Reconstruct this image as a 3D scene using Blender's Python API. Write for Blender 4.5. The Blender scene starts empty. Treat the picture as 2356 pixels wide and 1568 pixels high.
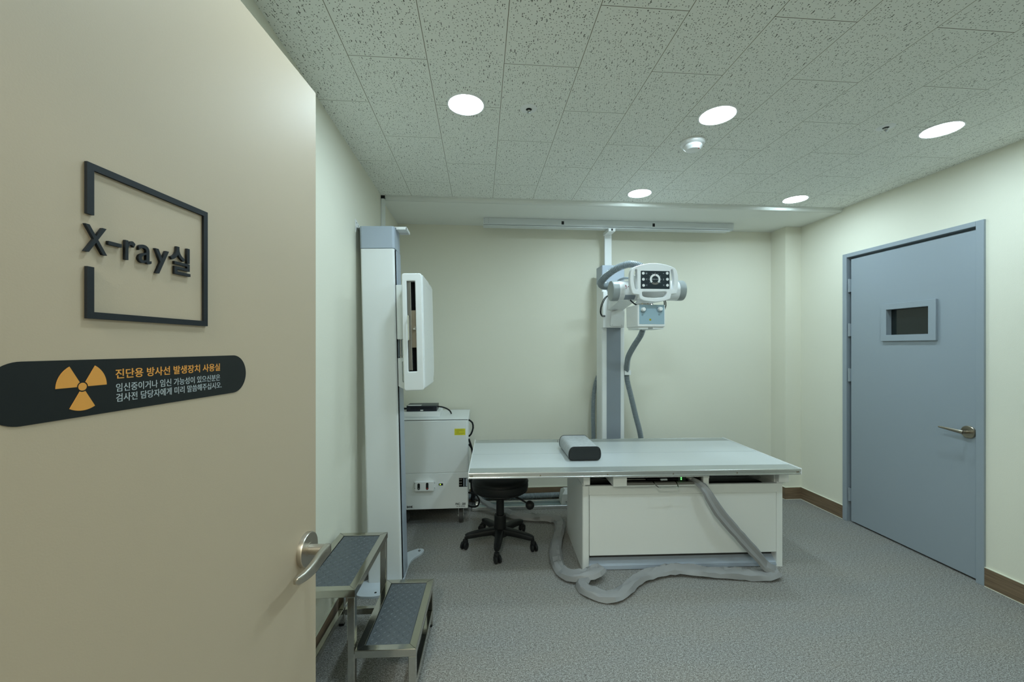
import bpy, bmesh, math, random
from mathutils import Vector, Matrix, noise
random.seed(7)
PI = math.pi
R = math.radians
SC = bpy.context.scene
COL = SC.collection

# ------------------------------------------------------------------ camera, world, exposure
cam_d = bpy.data.cameras.new('camera')
cam_d.sensor_fit = 'HORIZONTAL'
cam_d.sensor_width = 36.0
cam_d.lens = 940.4 / 2356 * 36.0
cam_d.shift_y = (797.6 - 784.0) / 2356
cam_d.clip_start = 0.02
cam = bpy.data.objects.new('camera', cam_d)
COL.objects.link(cam)
cam.location = (0, 0, 1.383)
cam.rotation_euler = (PI / 2, 0, -0.0778)
SC.camera = cam
SC.view_settings.view_transform = 'Standard'
SC.view_settings.look = 'None'
SC.view_settings.gamma = 1.0
SC.view_settings.use_curve_mapping = False
SC.view_settings.exposure = 0.0
world = bpy.data.worlds.new('world')
SC.world = world
world.use_nodes = True
world.node_tree.nodes['Background'].inputs[0].default_value = (0.8, 1.0, 0.95, 1)
world.node_tree.nodes['Background'].inputs[1].default_value = 0.02
LAMP_COLOR = (0.77, 1.0, 1.10)
LAMP_POWER = 116.0
CORRIDOR_COLOR = (0.96, 0.98, 0.86)
CORRIDOR_POWER = 205.0

# ------------------------------------------------------------------ materials
MATS = {}


def mat(name, color, rough=0.5, metal=0.0, spec=0.5, bump=0.0, bscale=200.0, var=0.0, vscale=8.0, coat=0.0, emit=None, power=0.0):
    if name in MATS:
        return MATS[name]
    m = bpy.data.materials.new(name)
    m.use_nodes = True
    nt = m.node_tree
    b = nt.nodes['Principled BSDF']
    b.inputs['Base Color'].default_value = (*color, 1)
    b.inputs['Roughness'].default_value = rough
    b.inputs['Metallic'].default_value = metal
    b.inputs['Specular IOR Level'].default_value = spec
    b.inputs['Coat Weight'].default_value = coat
    if emit:
        b.inputs['Emission Color'].default_value = (*emit, 1)
        b.inputs['Emission Strength'].default_value = power
    if bump or var:
        tc = nt.nodes.new('ShaderNodeTexCoord')
    if bump:
        n = nt.nodes.new('ShaderNodeTexNoise')
        n.inputs['Scale'].default_value = bscale
        n.inputs['Detail'].default_value = 3
        nt.links.new(tc.outputs['Object'], n.inputs['Vector'])
        bp = nt.nodes.new('ShaderNodeBump')
        bp.inputs['Strength'].default_value = bump
        bp.inputs['Distance'].default_value = 0.002
        nt.links.new(n.outputs['Fac'], bp.inputs['Height'])
        nt.links.new(bp.outputs['Normal'], b.inputs['Normal'])
    if var:
        n2 = nt.nodes.new('ShaderNodeTexNoise')
        n2.inputs['Scale'].default_value = vscale
        n2.inputs['Detail'].default_value = 4
        nt.links.new(tc.outputs['Object'], n2.inputs['Vector'])
        mx = nt.nodes.new('ShaderNodeMix')
        mx.data_type = 'RGBA'
        mx.inputs['A'].default_value = (*[max(0, c * (1 - var)) for c in color], 1)
        mx.inputs['B'].default_value = (*[min(1, c * (1 + var)) for c in color], 1)
        nt.links.new(n2.outputs['Fac'], mx.inputs['Factor'])
        nt.links.new(mx.outputs['Result'], b.inputs['Base Color'])
    MATS[name] = m
    return m


def math_node(nt, op, a, b=None, c=None):
    n = nt.nodes.new('ShaderNodeMath')
    n.operation = op
    for i, v in enumerate((a, b, c)):
        if v is None:
            continue
        if isinstance(v, (int, float)):
            n.inputs[i].default_value = v
        else:
            nt.links.new(v, n.inputs[i])
    return n.outputs[0]


def mix_color(nt, fac, a, b):
    n = nt.nodes.new('ShaderNodeMix')
    n.data_type = 'RGBA'
    for key, v in (('Factor', fac), ('A', a), ('B', b)):
        if isinstance(v, (int, float)):
            n.inputs[key].default_value = v
        elif isinstance(v, tuple):
            n.inputs[key].default_value = (*v, 1)
        else:
            nt.links.new(v, n.inputs[key])
    return n.outputs['Result']


def mapping(nt, vec, scale=(1, 1, 1), loc=(0, 0, 0), rot=(0, 0, 0)):
    n = nt.nodes.new('ShaderNodeMapping')
    n.inputs['Scale'].default_value = scale
    n.inputs['Location'].default_value = loc
    n.inputs['Rotation'].default_value = rot
    nt.links.new(vec, n.inputs['Vector'])
    return n.outputs['Vector']


def ceiling_material():
    m = bpy.data.materials.new('acoustic_tile')
    m.use_nodes = True
    nt = m.node_tree
    b = nt.nodes['Principled BSDF']
    b.inputs['Roughness'].default_value = 0.9
    b.inputs['Specular IOR Level'].default_value = 0.15
    tc = nt.nodes.new('ShaderNodeTexCoord')
    obj_co = tc.outputs['Object']
    sep = nt.nodes.new('ShaderNodeSeparateXYZ')
    nt.links.new(obj_co, sep.inputs[0])
    comb = nt.nodes.new('ShaderNodeCombineXYZ')
    nt.links.new(math_node(nt, 'SUBTRACT', sep.outputs[1], 1.6101), comb.inputs[0])
    nt.links.new(math_node(nt, 'ADD', sep.outputs[0], 0.8055), comb.inputs[1])
    br = nt.nodes.new('ShaderNodeTexBrick')
    br.offset = 0.5
    br.offset_frequency = 2
    br.squash = 1.0
    br.inputs['Scale'].default_value = 1.0
    br.inputs['Brick Width'].default_value = 0.6
    br.inputs['Row Height'].default_value = 0.3
    br.inputs['Mortar Size'].default_value = 0.0011
    br.inputs['Mortar Smooth'].default_value = 0.0
    br.inputs['Color1'].default_value = (1, 1, 1, 1)
    br.inputs['Color2'].default_value = (0.90, 0.90, 0.90, 1)
    nt.links.new(comb.outputs[0], br.inputs['Vector'])
    joint = br.outputs['Fac']
    # border of each tile stays free of holes
    br2 = nt.nodes.new('ShaderNodeTexBrick')
    br2.offset = 0.5
    br2.inputs['Scale'].default_value = 1.0
    br2.inputs['Brick Width'].default_value = 0.6
    br2.inputs['Row Height'].default_value = 0.3
    br2.inputs['Mortar Size'].default_value = 0.006
    br2.inputs['Mortar Smooth'].default_value = 0.0
    nt.links.new(comb.outputs[0], br2.inputs['Vector'])
    free = math_node(nt, 'SUBTRACT', 1.0, br2.outputs['Fac'])
    # wobble
    wn = nt.nodes.new('ShaderNodeTexNoise')
    wn.inputs['Scale'].default_value = 90.0
    wn.inputs['Detail'].default_value = 2.0
    nt.links.new(obj_co, wn.inputs['Vector'])
    wob = nt.nodes.new('ShaderNodeVectorMath')
    wob.operation = 'MULTIPLY_ADD'
    nt.links.new(wn.outputs['Color'], wob.inputs[0])
    wob.inputs[1].default_value = (0.0065, 0.003, 0)
    nt.links.new(obj_co, wob.inputs[2])
    flat = nt.nodes.new('ShaderNodeVectorMath')
    flat.operation = 'MULTIPLY'
    flat.inputs[1].default_value = (1, 1, 0)
    nt.links.new(wob.outputs[0], flat.inputs[0])

    def holes(scale, rot, radius, keep):
        v = mapping(nt, flat.outputs[0], scale=scale, rot=(0, 0, rot))
        vo = nt.nodes.new('ShaderNodeTexVoronoi')
        vo.voronoi_dimensions = '2D'
        vo.inputs['Scale'].default_value = 1.0
        vo.inputs['Randomness'].default_value = 0.95
        nt.links.new(v, vo.inputs['Vector'])
        sc = nt.nodes.new('ShaderNodeSeparateColor')
        nt.links.new(vo.outputs['Color'], sc.inputs[0])
        rad = math_node(nt, 'MULTIPLY', radius, math_node(nt, 'ADD', 0.65, math_node(nt, 'MULTIPLY', sc.outputs[1], 0.7)))
        inside = math_node(nt, 'LESS_THAN', vo.outputs['Distance'], rad)
        return math_node(nt, 'MULTIPLY', inside, math_node(nt, 'LESS_THAN', sc.outputs[0], keep))

    dots = holes((100, 100, 1), 0.3, 0.145, 0.60)
    fiss = holes((62, 10, 1), 0.06, 0.068, 0.62)
    fis2 = holes((66, 15, 1), -0.28, 0.07, 0.40)
    allh = math_node(nt, 'MAXIMUM', math_node(nt, 'MAXIMUM', dots, fiss), fis2)
    allh = math_node(nt, 'MULTIPLY', allh, free)
    tone = mix_color(nt, br.outputs['Color'], (0.83, 0.845, 0.78), (0.87, 0.88, 0.82))
    tone = mix_color(nt, allh, tone, (0.075, 0.075, 0.06))
    tone = mix_color(nt, joint, tone, (0.14, 0.12, 0.07))
    nt.links.new(tone, b.inputs['Base Color'])
    bp = nt.nodes.new('ShaderNodeBump')
    bp.inputs['Strength'].default_value = 0.5
    bp.inputs['Distance'].default_value = 0.002
    nt.links.new(math_node(nt, 'SUBTRACT', 1.0, math_node(nt, 'MAXIMUM', allh, joint)), bp.inputs['Height'])
    nt.links.new(bp.outputs['Normal'], b.inputs['Normal'])
    return m


def floor_material():
    m = bpy.data.materials.new('grey_carpet_floor')
    m.use_nodes = True
    nt = m.node_tree
    b = nt.nodes['Principled BSDF']
    b.inputs['Roughness'].default_value = 0.62
    b.inputs['Specular IOR Level'].default_value = 0.3
    tc = nt.nodes.new('ShaderNodeTexCoord')

    def nz(scale, size, detail):
        n = nt.nodes.new('ShaderNodeTexNoise')
        n.inputs['Scale'].default_value = size
        n.inputs['Detail'].default_value = detail
        nt.links.new(mapping(nt, tc.outputs['Object'], scale=scale), n.inputs['Vector'])
        return n.outputs['Fac']
    fine = nz((0.85, 1.25, 1), 235, 2)
    mid = nz((0.8, 1.3, 1), 95, 2)
    big = nz((0.5, 1.4, 1), 3.5, 3)
    rp = nt.nodes.new('ShaderNodeValToRGB')
    e = rp.color_ramp.elements
    e[0].position, e[0].color = 0.35, (0.07, 0.066, 0.06, 1)
    e[1].position, e[1].color = 0.66, (0.50, 0.50, 0.485, 1)
    x = rp.color_ramp.elements.new(0.45)
    x.color = (0.20, 0.19, 0.175, 1)
    x = rp.color_ramp.elements.new(0.55)
    x.color = (0.30, 0.295, 0.28, 1)
    f = math_node(nt, 'ADD', math_node(nt, 'MULTIPLY', fine, 0.72), math_node(nt, 'MULTIPLY', mid, 0.28))
    nt.links.new(f, rp.inputs[0])
    tint = mix_color(nt, big, (1.06, 1.0, 0.92), (0.95, 1.0, 1.06))
    mul = nt.nodes.new('ShaderNodeMix')
    mul.data_type = 'RGBA'
    mul.blend_type = 'MULTIPLY'
    mul.inputs['Factor'].default_value = 1.0
    nt.links.new(rp.outputs['Color'], mul.inputs['A'])
    nt.links.new(tint, mul.inputs['B'])
    nt.links.new(mul.outputs['Result'], b.inputs['Base Color'])
    bp = nt.nodes.new('ShaderNodeBump')
    bp.inputs['Strength'].default_value = 0.35
    bp.inputs['Distance'].default_value = 0.002
    nt.links.new(f, bp.inputs['Height'])
    nt.links.new(bp.outputs['Normal'], b.inputs['Normal'])
    return m


def wood_material(name, c1, c2, axis_scale):
    m = bpy.data.materials.new(name)
    m.use_nodes = True
    nt = m.node_tree
    b = nt.nodes['Principled BSDF']
    b.inputs['Roughness'].default_value = 0.5
    tc = nt.nodes.new('ShaderNodeTexCoord')
    n = nt.nodes.new('ShaderNodeTexNoise')
    n.inputs['Scale'].default_value = 1.0
    n.inputs['Detail'].default_value = 5
    nt.links.new(mapping(nt, tc.outputs['Object'], scale=axis_scale), n.inputs['Vector'])
    rp = nt.nodes.new('ShaderNodeValToRGB')
    rp.color_ramp.elements[0].position = 0.3
    rp.color_ramp.elements[0].color = (*c1, 1)
    rp.color_ramp.elements[1].position = 0.7
    rp.color_ramp.elements[1].color = (*c2, 1)
    nt.links.new(n.outputs['Fac'], rp.inputs[0])
    nt.links.new(rp.outputs['Color'], b.inputs['Base Color'])
    return m


def tread_material():
    m = bpy.data.materials.new('rubber_checker_tread')
    m.use_nodes = True
    nt = m.node_tree
    b = nt.nodes['Principled BSDF']
    b.inputs['Base Color'].default_value = (0.082, 0.094, 0.104, 1)
    b.inputs['Roughness'].default_value = 0.38
    return m


WALL = mat('cream_wallpaper', (0.795, 0.775, 0.655), 0.85, spec=0.2, bump=0.25, bscale=260)
PAINT = mat('white_ceiling_paint', (0.82, 0.83, 0.78), 0.6, spec=0.3, bump=0.08, bscale=60)
GLOSSTRIM = mat('white_gloss_trim', (0.72, 0.73, 0.68), 0.22)
CEIL = ceiling_material()
FLOOR = floor_material()
WOOD = wood_material('brown_wood_baseboard', (0.13, 0.085, 0.048), (0.24, 0.165, 0.10), (6, 6, 160))
CAULK = mat('cream_caulk', (0.80, 0.80, 0.66), 0.5)
DOORGREY = mat('grey_door_paint', (0.30, 0.345, 0.385), 0.42, bump=0.06, bscale=300)
BEIGE = mat('beige_door_film', (0.525, 0.425, 0.305), 0.5, bump=0.05, bscale=420)
SATIN = mat('satin_nickel', (0.50, 0.46, 0.40), 0.34, 1.0)
BRONZE = mat('satin_bronze', (0.36, 0.32, 0.26), 0.32, 1.0)
HINGE = mat('grey_painted_hinge', (0.36, 0.40, 0.44), 0.3, 0.4)
STEEL = mat('stainless_steel', (0.56, 0.545, 0.49), 0.12, 1.0, bump=0.03, bscale=90)
CHROME = mat('chrome', (0.75, 0.75, 0.73), 0.08, 1.0)
ALU = mat('brushed_aluminium', (0.70, 0.72, 0.72), 0.26, 0.92)
ALUGREY = mat('satin_aluminium_strip', (0.42, 0.44, 0.42), 0.36, 0.35)
WHITE = mat('white_powder_coat', (0.85, 0.86, 0.85), 0.38)
WHITEGLOSS = mat('white_gloss_plastic', (0.84, 0.85, 0.85), 0.18)
CABWHITE = mat('warm_white_powder_coat', (0.81, 0.83, 0.815), 0.42)
TABLEWHITE = mat('white_table_laminate', (0.60, 0.63, 0.63), 0.30)
BLUEGREY = mat('blue_grey_plastic', (0.40, 0.455, 0.53), 0.36)
PALEGREY = mat('pale_grey_enamel', (0.60, 0.65, 0.70), 0.36)
RAILWHITE = mat('pale_grey_rail_paint', (0.66, 0.69, 0.69), 0.3)
INLAY = mat('grey_column_inlay', (0.27, 0.305, 0.345), 0.45)
ENDGREY = mat('grey_end_cap', (0.33, 0.36, 0.36), 0.35)
PALEBLUE = mat('pale_blue_faceplate', (0.33, 0.46, 0.53), 0.35)
HOSE = mat('grey_corrugated_plastic', (0.25, 0.29, 0.31), 0.33)
BLACK = mat('black_plastic', (0.009, 0.010, 0.0105), 0.5, spec=0.28)
BLACKMAT = mat('matte_black', (0.006, 0.006, 0.006), 0.8, spec=0.1)
RUBBER_AND_SHADE = mat('dark_rubber_and_shade', (0.06, 0.058, 0.055), 0.6)
VINYL = mat('black_vinyl', (0.008, 0.009, 0.009), 0.5, spec=0.28, bump=0.1, bscale=300)
SIGN = mat('dark_slate_sign', (0.009, 0.012, 0.0155), 0.55, spec=0.3)
STICKER = mat('black_sticker_film', (0.008, 0.0105, 0.0105), 0.5, spec=0.28)
ORANGE = mat('orange_print', (0.76, 0.335, 0.055), 0.5)
GREYTEXT = mat('pale_grey_print', (0.42, 0.47, 0.50), 0.5)
PANEL = mat('dark_slate_panel', (0.020, 0.030, 0.038), 0.30)
DIAL = mat('dark_dial_print', (0.06, 0.08, 0.10), 0.5)
YELLOW = mat('yellow_label', (0.74, 0.68, 0.03), 0.5)
OLIVE = mat('olive_label', (0.36, 0.34, 0.015), 0.5)
RED = mat('dark_red_print', (0.22, 0.012, 0.03), 0.5)
BROWN = mat('brown_tray_liner', (0.24, 0.19, 0.13), 0.4)
GREYMETAL = mat('grey_tray_metal', (0.22, 0.21, 0.19), 0.4, 0.6)
TEAL = mat('teal_grey_recess', (0.22, 0.29, 0.29), 0.4)
FABRIC = mat('grey_sleeve_fabric', (0.27, 0.272, 0.275), 0.5, bump=0.15, bscale=40, var=0.10, vscale=14)
FELT = mat('light_grey_felt', (0.46, 0.475, 0.475), 0.9, spec=0.1, bump=0.5, bscale=220, var=0.22, vscale=45)
PIPING = mat('black_piping', (0.012, 0.013, 0.014), 0.6)
CHARCOAL = mat('charcoal_fabric', (0.016, 0.019, 0.020), 0.75, bump=0.2, bscale=400)
NAVY = mat('dark_navy_metal', (0.008, 0.011, 0.022), 0.38)
GUNMETAL = mat('gunmetal_lid', (0.045, 0.055, 0.06), 0.42)
GLASS = mat('dark_lead_glass', (0.010, 0.014, 0.013), 0.06)
LAMP = mat('downlight_diffuser', (0.9, 0.9, 0.9), 0.5, emit=LAMP_COLOR, power=LAMP_POWER)
WARMLAMP = mat('corridor_diffuser', (0.9, 0.9, 0.9), 0.5, emit=CORRIDOR_COLOR, power=CORRIDOR_POWER)
GREENLED = mat('green_indicator', (0.05, 0.4, 0.05), 0.4, emit=(0.15, 1.0, 0.18), power=2.2)
LIMELED = mat('lime_indicator', (0.2, 0.4, 0.05), 0.4, emit=(0.55, 1.0, 0.05), power=1.5)
TREAD = tread_material()
REDLED = mat('red_switch', (0.35, 0.03, 0.03), 0.4)

# ------------------------------------------------------------------ mesh helpers


def merge(bm, src, M=None):
    if M is not None:
        bmesh.ops.transform(src, matrix=M, verts=src.verts)
    me = bpy.data.meshes.new('tmp')
    src.to_mesh(me)
    src.free()
    bm.from_mesh(me)
    bpy.data.meshes.remove(me)
    return bm


def box(bm, x0, x1, y0, y1, z0, z1, bev=0.0, seg=2, M=None, axis=None):
    b = bmesh.new()
    bmesh.ops.create_cube(b, size=1.0)
    for v in b.verts:
        v.co = Vector((x0 + (v.co.x + .5) * (x1 - x0), y0 + (v.co.y + .5) * (y1 - y0), z0 + (v.co.z + .5) * (z1 - z0)))
    if bev > 0:
        es = b.edges[:]
        if axis is not None:
            es = [e for e in es if abs((e.verts[0].co - e.verts[1].co).normalized()[axis]) > .9]
        bmesh.ops.bevel(b, geom=es, offset=bev, segments=seg, profile=0.5, affect='EDGES')
    return merge(bm, b, M)


def cyl(bm, p0, p1, r, n=24, bev=0.0, r2=None, seg=2):
    p0, p1 = Vector(p0), Vector(p1)
    d = p1 - p0
    b = bmesh.new()
    bmesh.ops.create_cone(b, cap_ends=True, segments=n, radius1=r, radius2=r if r2 is None else r2, depth=d.length)
    if bev > 0:
        es = [e for e in b.edges if len(e.link_faces) == 2 and any(len(f.verts) > 4 for f in e.link_faces)]
        bmesh.ops.bevel(b, geom=es, offset=bev, segments=seg, profile=0.5, affect='EDGES')
    M = Matrix.Translation((p0 + p1) / 2) @ d.to_track_quat('Z', 'Y').to_matrix().to_4x4()
    return merge(bm, b, M)


def lathe(bm, prof, n=32, M=None, ang=2 * PI):
    b = bmesh.new()
    rings = []
    for r, z in prof:
        if r < 1e-6:
            rings.append([b.verts.new((0, 0, z))])
        else:
            rings.append([b.verts.new((r * math.cos(ang * i / n), r * math.sin(ang * i / n), z)) for i in range(n)])
    for a, c in zip(rings[:-1], rings[1:]):
        for i in range(n):
            j = (i + 1) % n
            vs = [a[i % len(a)], a[j % len(a)], c[j % len(c)], c[i % len(c)]]
            u = []
            for v in vs:
                if v not in u:
                    u.append(v)
            if len(u) > 2:
                b.faces.new(u)
    bmesh.ops.recalc_face_normals(b, faces=b.faces[:])
    return merge(bm, b, M)


def smooth_path(pts, step=0.02, closed=False):
    P = [Vector(p) for p in pts]
    if len(P) < 3:
        out = []
        n = max(1, int((P[1] - P[0]).length / step))
        return [P[0].lerp(P[1], i / n) for i in range(n + 1)]
    out = []
    n = len(P)
    for i in range(n - 1):
        p0 = P[i - 1] if i > 0 else P[0] * 2 - P[1]
        p1, p2 = P[i], P[i + 1]
        p3 = P[i + 2] if i + 2 < n else P[-1] * 2 - P[-2]
        k = max(2, int((p2 - p1).length / step))
        for j in range(k):
            t = j / k
            out.append(0.5 * ((2 * p1) + (-p0 + p2) * t + (2 * p0 - 5 * p1 + 4 * p2 - p3) * t * t + (-p0 + 3 * p1 - 3 * p2 + p3) * t ** 3))
    out.append(P[-1])
    return out


def resample(path, step):
    out = [path[0]]
    acc = 0.0
    for a, b in zip(path[:-1], path[1:]):
        L = (b - a).length
        d = step - acc
        while d <= L:
            out.append(a.lerp(b, d / L))
            d += step
        acc = (acc + L) % step if L > 0 else acc
    return out


def sweep(bm, path, rad, n=10, shape=None, caps=True, up=None, upf=None):
    """rad: number or function(i); shape: function(i, k) -> (a, b) offsets in the ring plane."""
    b = bmesh.new()
    rings = []
    m = len(path)
    t0 = (path[1] - path[0]).normalized()
    ref = Vector(up) if up else (Vector((0, 0, 1)) if abs(t0.z) < .9 else Vector((1, 0, 0)))
    nrm = (ref - t0 * ref.dot(t0)).normalized()
    for i, p in enumerate(path):
        t = (path[min(i + 1, m - 1)] - path[max(i - 1, 0)]).normalized()
        if upf:
            q = upf(i)
            nrm = (q - t * q.dot(t)).normalized()
        elif up:
            q = Vector(up) - t * Vector(up).dot(t)
            if q.length > 0.15:
                nrm = q.normalized()
            else:
                nrm = (nrm - t * nrm.dot(t)).normalized()
        else:
            nrm = (nrm - t * nrm.dot(t)).normalized()
        s = t.cross(nrm)
        ring = []
        for k in range(n):
            if shape:
                a, c = shape(i, k)
            else:
                r = rad(i) if callable(rad) else rad
                a, c = r * math.cos(2 * PI * k / n), r * math.sin(2 * PI * k / n)
            ring.append(b.verts.new(p + s * a + nrm * c))
        rings.append(ring)
    for A, Bq in zip(rings[:-1], rings[1:]):
        for k in range(n):
            b.faces.new((A[k], A[(k + 1) % n], Bq[(k + 1) % n], Bq[k]))
    if caps:
        b.faces.new(rings[0])
        b.faces.new(rings[-1])
    bmesh.ops.recalc_face_normals(b, faces=b.faces[:])
    return merge(bm, b)


def tube(bm, pts, r, n=10, step=0.02):
    return sweep(bm, smooth_path(pts, step), r, n)


def corrugated(bm, pts, r, pitch=0.0095, n=14, depth=0.19):
    path = resample(smooth_path(pts, 0.01), pitch / 4)
    k = [1.0, 1.0, 1 - depth, 1 - depth]
    return sweep(bm, path, lambda i: r * k[i % 4], n)


def prism(bm, poly, h0, h1, M=None, bev=0.0, seg=2):
    b = bmesh.new()
    lo = [b.verts.new((x, y, h0)) for x, y in poly]
    hi = [b.verts.new((x, y, h1)) for x, y in poly]
    n = len(poly)
    b.faces.new(lo)
    b.faces.new(hi)
    for i in range(n):
        b.faces.new((lo[i], lo[(i + 1) % n], hi[(i + 1) % n], hi[i]))
    bmesh.ops.recalc_face_normals(b, faces=b.faces[:])
    if bev > 0:
        bmesh.ops.bevel(b, geom=b.edges[:], offset=bev, segments=seg, profile=.5, affect='EDGES', clamp_overlap=True)
    return merge(bm, b, M)


def eval_curve(cd):
    o = bpy.data.objects.new('tmp_curve', cd)
    COL.objects.link(o)
    dg = bpy.context.evaluated_depsgraph_get()
    me = bpy.data.meshes.new_from_object(o.evaluated_get(dg))
    bpy.data.objects.remove(o)
    b = bmesh.new()
    b.from_mesh(me)
    bpy.data.meshes.remove(me)
    bpy.data.curves.remove(cd)
    bmesh.ops.remove_doubles(b, verts=b.verts, dist=1e-6)
    return b


def plate(bm, loops, thick, M, bev=0.0, seg=2):
    """Filled outline with holes (first loop outside), thickness centred on the plane, rounded rim."""
    cd = bpy.data.curves.new('tmp', 'CURVE')
    cd.dimensions = '2D'
    cd.fill_mode = 'BOTH'
    for lp in loops:
        s = cd.splines.new('POLY')
        s.points.add(len(lp) - 1)
        for p, (x, y) in zip(s.points, lp):
            p.co = (x, y, 0, 1)
        s.use_cyclic_u = True
    cd.extrude = max(0.0, thick / 2 - bev)
    cd.bevel_depth = bev
    cd.bevel_resolution = seg
    if bev > 0:
        cd.offset = -bev
    return merge(bm, eval_curve(cd), M)


def text_mesh(bm, body, x0, x1, y0, y1, M, thick=0.0004, weight=0.0, bev=0.0):
    """Lettering fitted to a rectangle of the plane that M carries into place."""
    cd = bpy.data.curves.new('tmp', 'FONT')
    cd.body = body
    cd.size = 1.0
    cd.offset = weight
    cd.extrude = 0.5
    cd.resolution_u = 6
    b = eval_curve(cd)
    xs = [v.co.x for v in b.verts]
    ys = [v.co.y for v in b.verts]
    ax, bx, ay, by = min(xs), max(xs), min(ys), max(ys)
    for v in b.verts:
        v.co.x = x0 + (v.co.x - ax) / (bx - ax) * (x1 - x0)
        v.co.y = y0 + (v.co.y - ay) / (by - ay) * (y1 - y0)
        v.co.z = thick * (v.co.z + .5)
    return merge(bm, b, M)


def rrect(x0, x1, y0, y1, r, n=6):
    out = []
    for cx, cy, a in ((x1 - r, y1 - r, 0), (x0 + r, y1 - r, 90), (x0 + r, y0 + r, 180), (x1 - r, y0 + r, 270)):
        for i in range(n + 1):
            t = R(a + 90 * i / n)
            out.append((cx + r * math.cos(t), cy + r * math.sin(t)))
    return out


def rounded(poly, r, n=5):
    """Round the corners of a polygon; r is a number or one radius per corner."""
    out = []
    m = len(poly)
    for i in range(m):
        p = Vector(poly[i])
        a = Vector(poly[i - 1])
        b = Vector(poly[(i + 1) % m])
        q = r[i] if isinstance(r, (list, tuple)) else r
        da, db = (a - p), (b - p)
        q = min(q, da.length * .49, db.length * .49)
        if q <= 0:
            out.append((p.x, p.y))
            continue
        s, e = p + da.normalized() * q, p + db.normalized() * q
        for k in range(n + 1):
            t = k / n
            c = s * (1 - t) ** 2 + p * 2 * t * (1 - t) + e * t * t
            out.append((c.x, c.y))
    return out


def circle(cx, cy, r, n=24):
    return [(cx + r * math.cos(2 * PI * i / n), cy + r * math.sin(2 * PI * i / n)) for i in range(n)]


# plane carriers: local x,y of a drawing -> 3-D
XZ = Matrix(((1, 0, 0, 0), (0, 0, -1, 0), (0, 1, 0, 0), (0, 0, 0, 1)))      # facing -y (towards the camera)


def face_y(y):
    return Matrix.Translation((0, y, 0)) @ XZ


def face_x(x):   # drawing x -> +y, drawing y -> z, facing +x
    return Matrix(((0, 0, 1, x), (1, 0, 0, 0), (0, 1, 0, 0), (0, 0, 0, 1)))


def face_nx(x):  # drawing x -> +y, drawing y -> z, thickness towards -x
    return Matrix(((0, 0, -1, x), (1, 0, 0, 0), (0, 1, 0, 0), (0, 0, 0, 1)))


def obj(name, bm, m, parent=None, angle=35):
    me = bpy.data.meshes.new(name)
    bmesh.ops.recalc_face_normals(bm, faces=bm.faces[:])
    bm.to_mesh(me)
    bm.free()
    me.materials.append(m)
    for p in me.polygons:
        p.use_smooth = True
    me.set_sharp_from_angle(angle=R(angle))
    o = bpy.data.objects.new(name, me)
    COL.objects.link(o)
    wn = o.modifiers.new('normals', 'WEIGHTED_NORMAL')
    wn.keep_sharp = True
    if parent:
        o.parent = parent
    return o


def pieces(name, bm, m, parent=None, angle=35):
    """One object for every separate piece of the mesh."""
    left = set(bm.faces)
    out = []
    while left:
        f = left.pop()
        isl, stack = {f}, [f]
        while stack:
            q = stack.pop()
            for v in q.verts:
                for g in v.link_faces:
                    if g not in isl:
                        isl.add(g)
                        left.discard(g)
                        stack.append(g)
        out.append(isl)
    objs = []
    for isl in sorted(out, key=lambda s: min(v.co.x + v.co.z * .01 for f in s for v in f.verts)):
        nb = bmesh.new()
        vm = {}
        for f in isl:
            for v in f.verts:
                if v not in vm:
                    vm[v] = nb.verts.new(v.co)
        for f in isl:
            nb.faces.new([vm[v] for v in f.verts])
        objs.append(obj(name, nb, m, parent, angle))
    bm.free()
    return objs


def B():
    return bmesh.new()


def tag(o, label, cat, group=None, kind=None):
    o['label'] = label
    o['category'] = cat
    if group:
        o['group'] = group
    if kind:
        o['kind'] = kind
    return o


def thing(name, label, cat, loc=(0, 0, 0), rot=(0, 0, 0), group=None):
    o = bpy.data.objects.new(name, None)
    COL.objects.link(o)
    o.empty_display_size = 0.1
    o.location = loc
    o.rotation_euler = rot
    return tag(o, label, cat, group)


def dup(root, loc, rot=None, label=None):
    r = root.copy()
    COL.objects.link(r)
    r.location = loc
    if rot is not None:
        r.rotation_euler = rot
    if label:
        r['label'] = label
    for ch in list(root.children):
        c = ch.copy()
        COL.objects.link(c)
        c.parent = r
        for g in list(ch.children):
            d = g.copy()
            COL.objects.link(d)
            d.parent = c
    return r


def struct(name, bm, m, label, cat, angle=35):
    return tag(obj(name, bm, m, angle=angle), label, cat, kind='structure')


def bxs(name, m, parent, *boxes, bev=0.0, seg=2):
    b = B()
    for q in boxes:
        box(b, *q, bev=bev, seg=seg)
    return obj(name, b, m, parent)


# ------------------------------------------------------------------ room shell
XL, XR, YF, YB, ZC = -0.728, 2.916, -0.10, 3.695, 2.50
ZS, YS = 2.475, 3.08
CYF = -1.9   # far wall of the corridor behind the door

b = B(); box(b, -2.2, XR + .14, CYF, YB + .12, -0.06, 0.0)
struct('floor', b, FLOOR, 'mottled grey flooring of the room', 'floor')
b = B(); box(b, XL, XR, YF, YS, ZC, ZC + .06)
struct('ceiling', b, CEIL, 'ceiling of grey perforated acoustic tiles', 'ceiling')
b = B(); box(b, XL - .10, XL, YF, YB, 0, 2.56)
struct('wall_left', b, WALL, 'cream wall behind the bucky stand and the step stool', 'wall')
b = B(); box(b, XL - .10, XR + .10, YB, YB + .10, 0, 2.56)
struct('wall_back', b, WALL, 'cream back wall behind the tube stand and table', 'wall')
b = B()
box(b, XR, XR + .10, 3.060, YB, 0, 2.56)
box(b, XR, XR + .10, YF - .12, 2.155, 0, 2.56)
box(b, XR, XR + .10, 2.155, 3.060, 2.112, 2.56)
struct('wall_right', b, WALL, 'cream wall around the grey door', 'wall')
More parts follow.
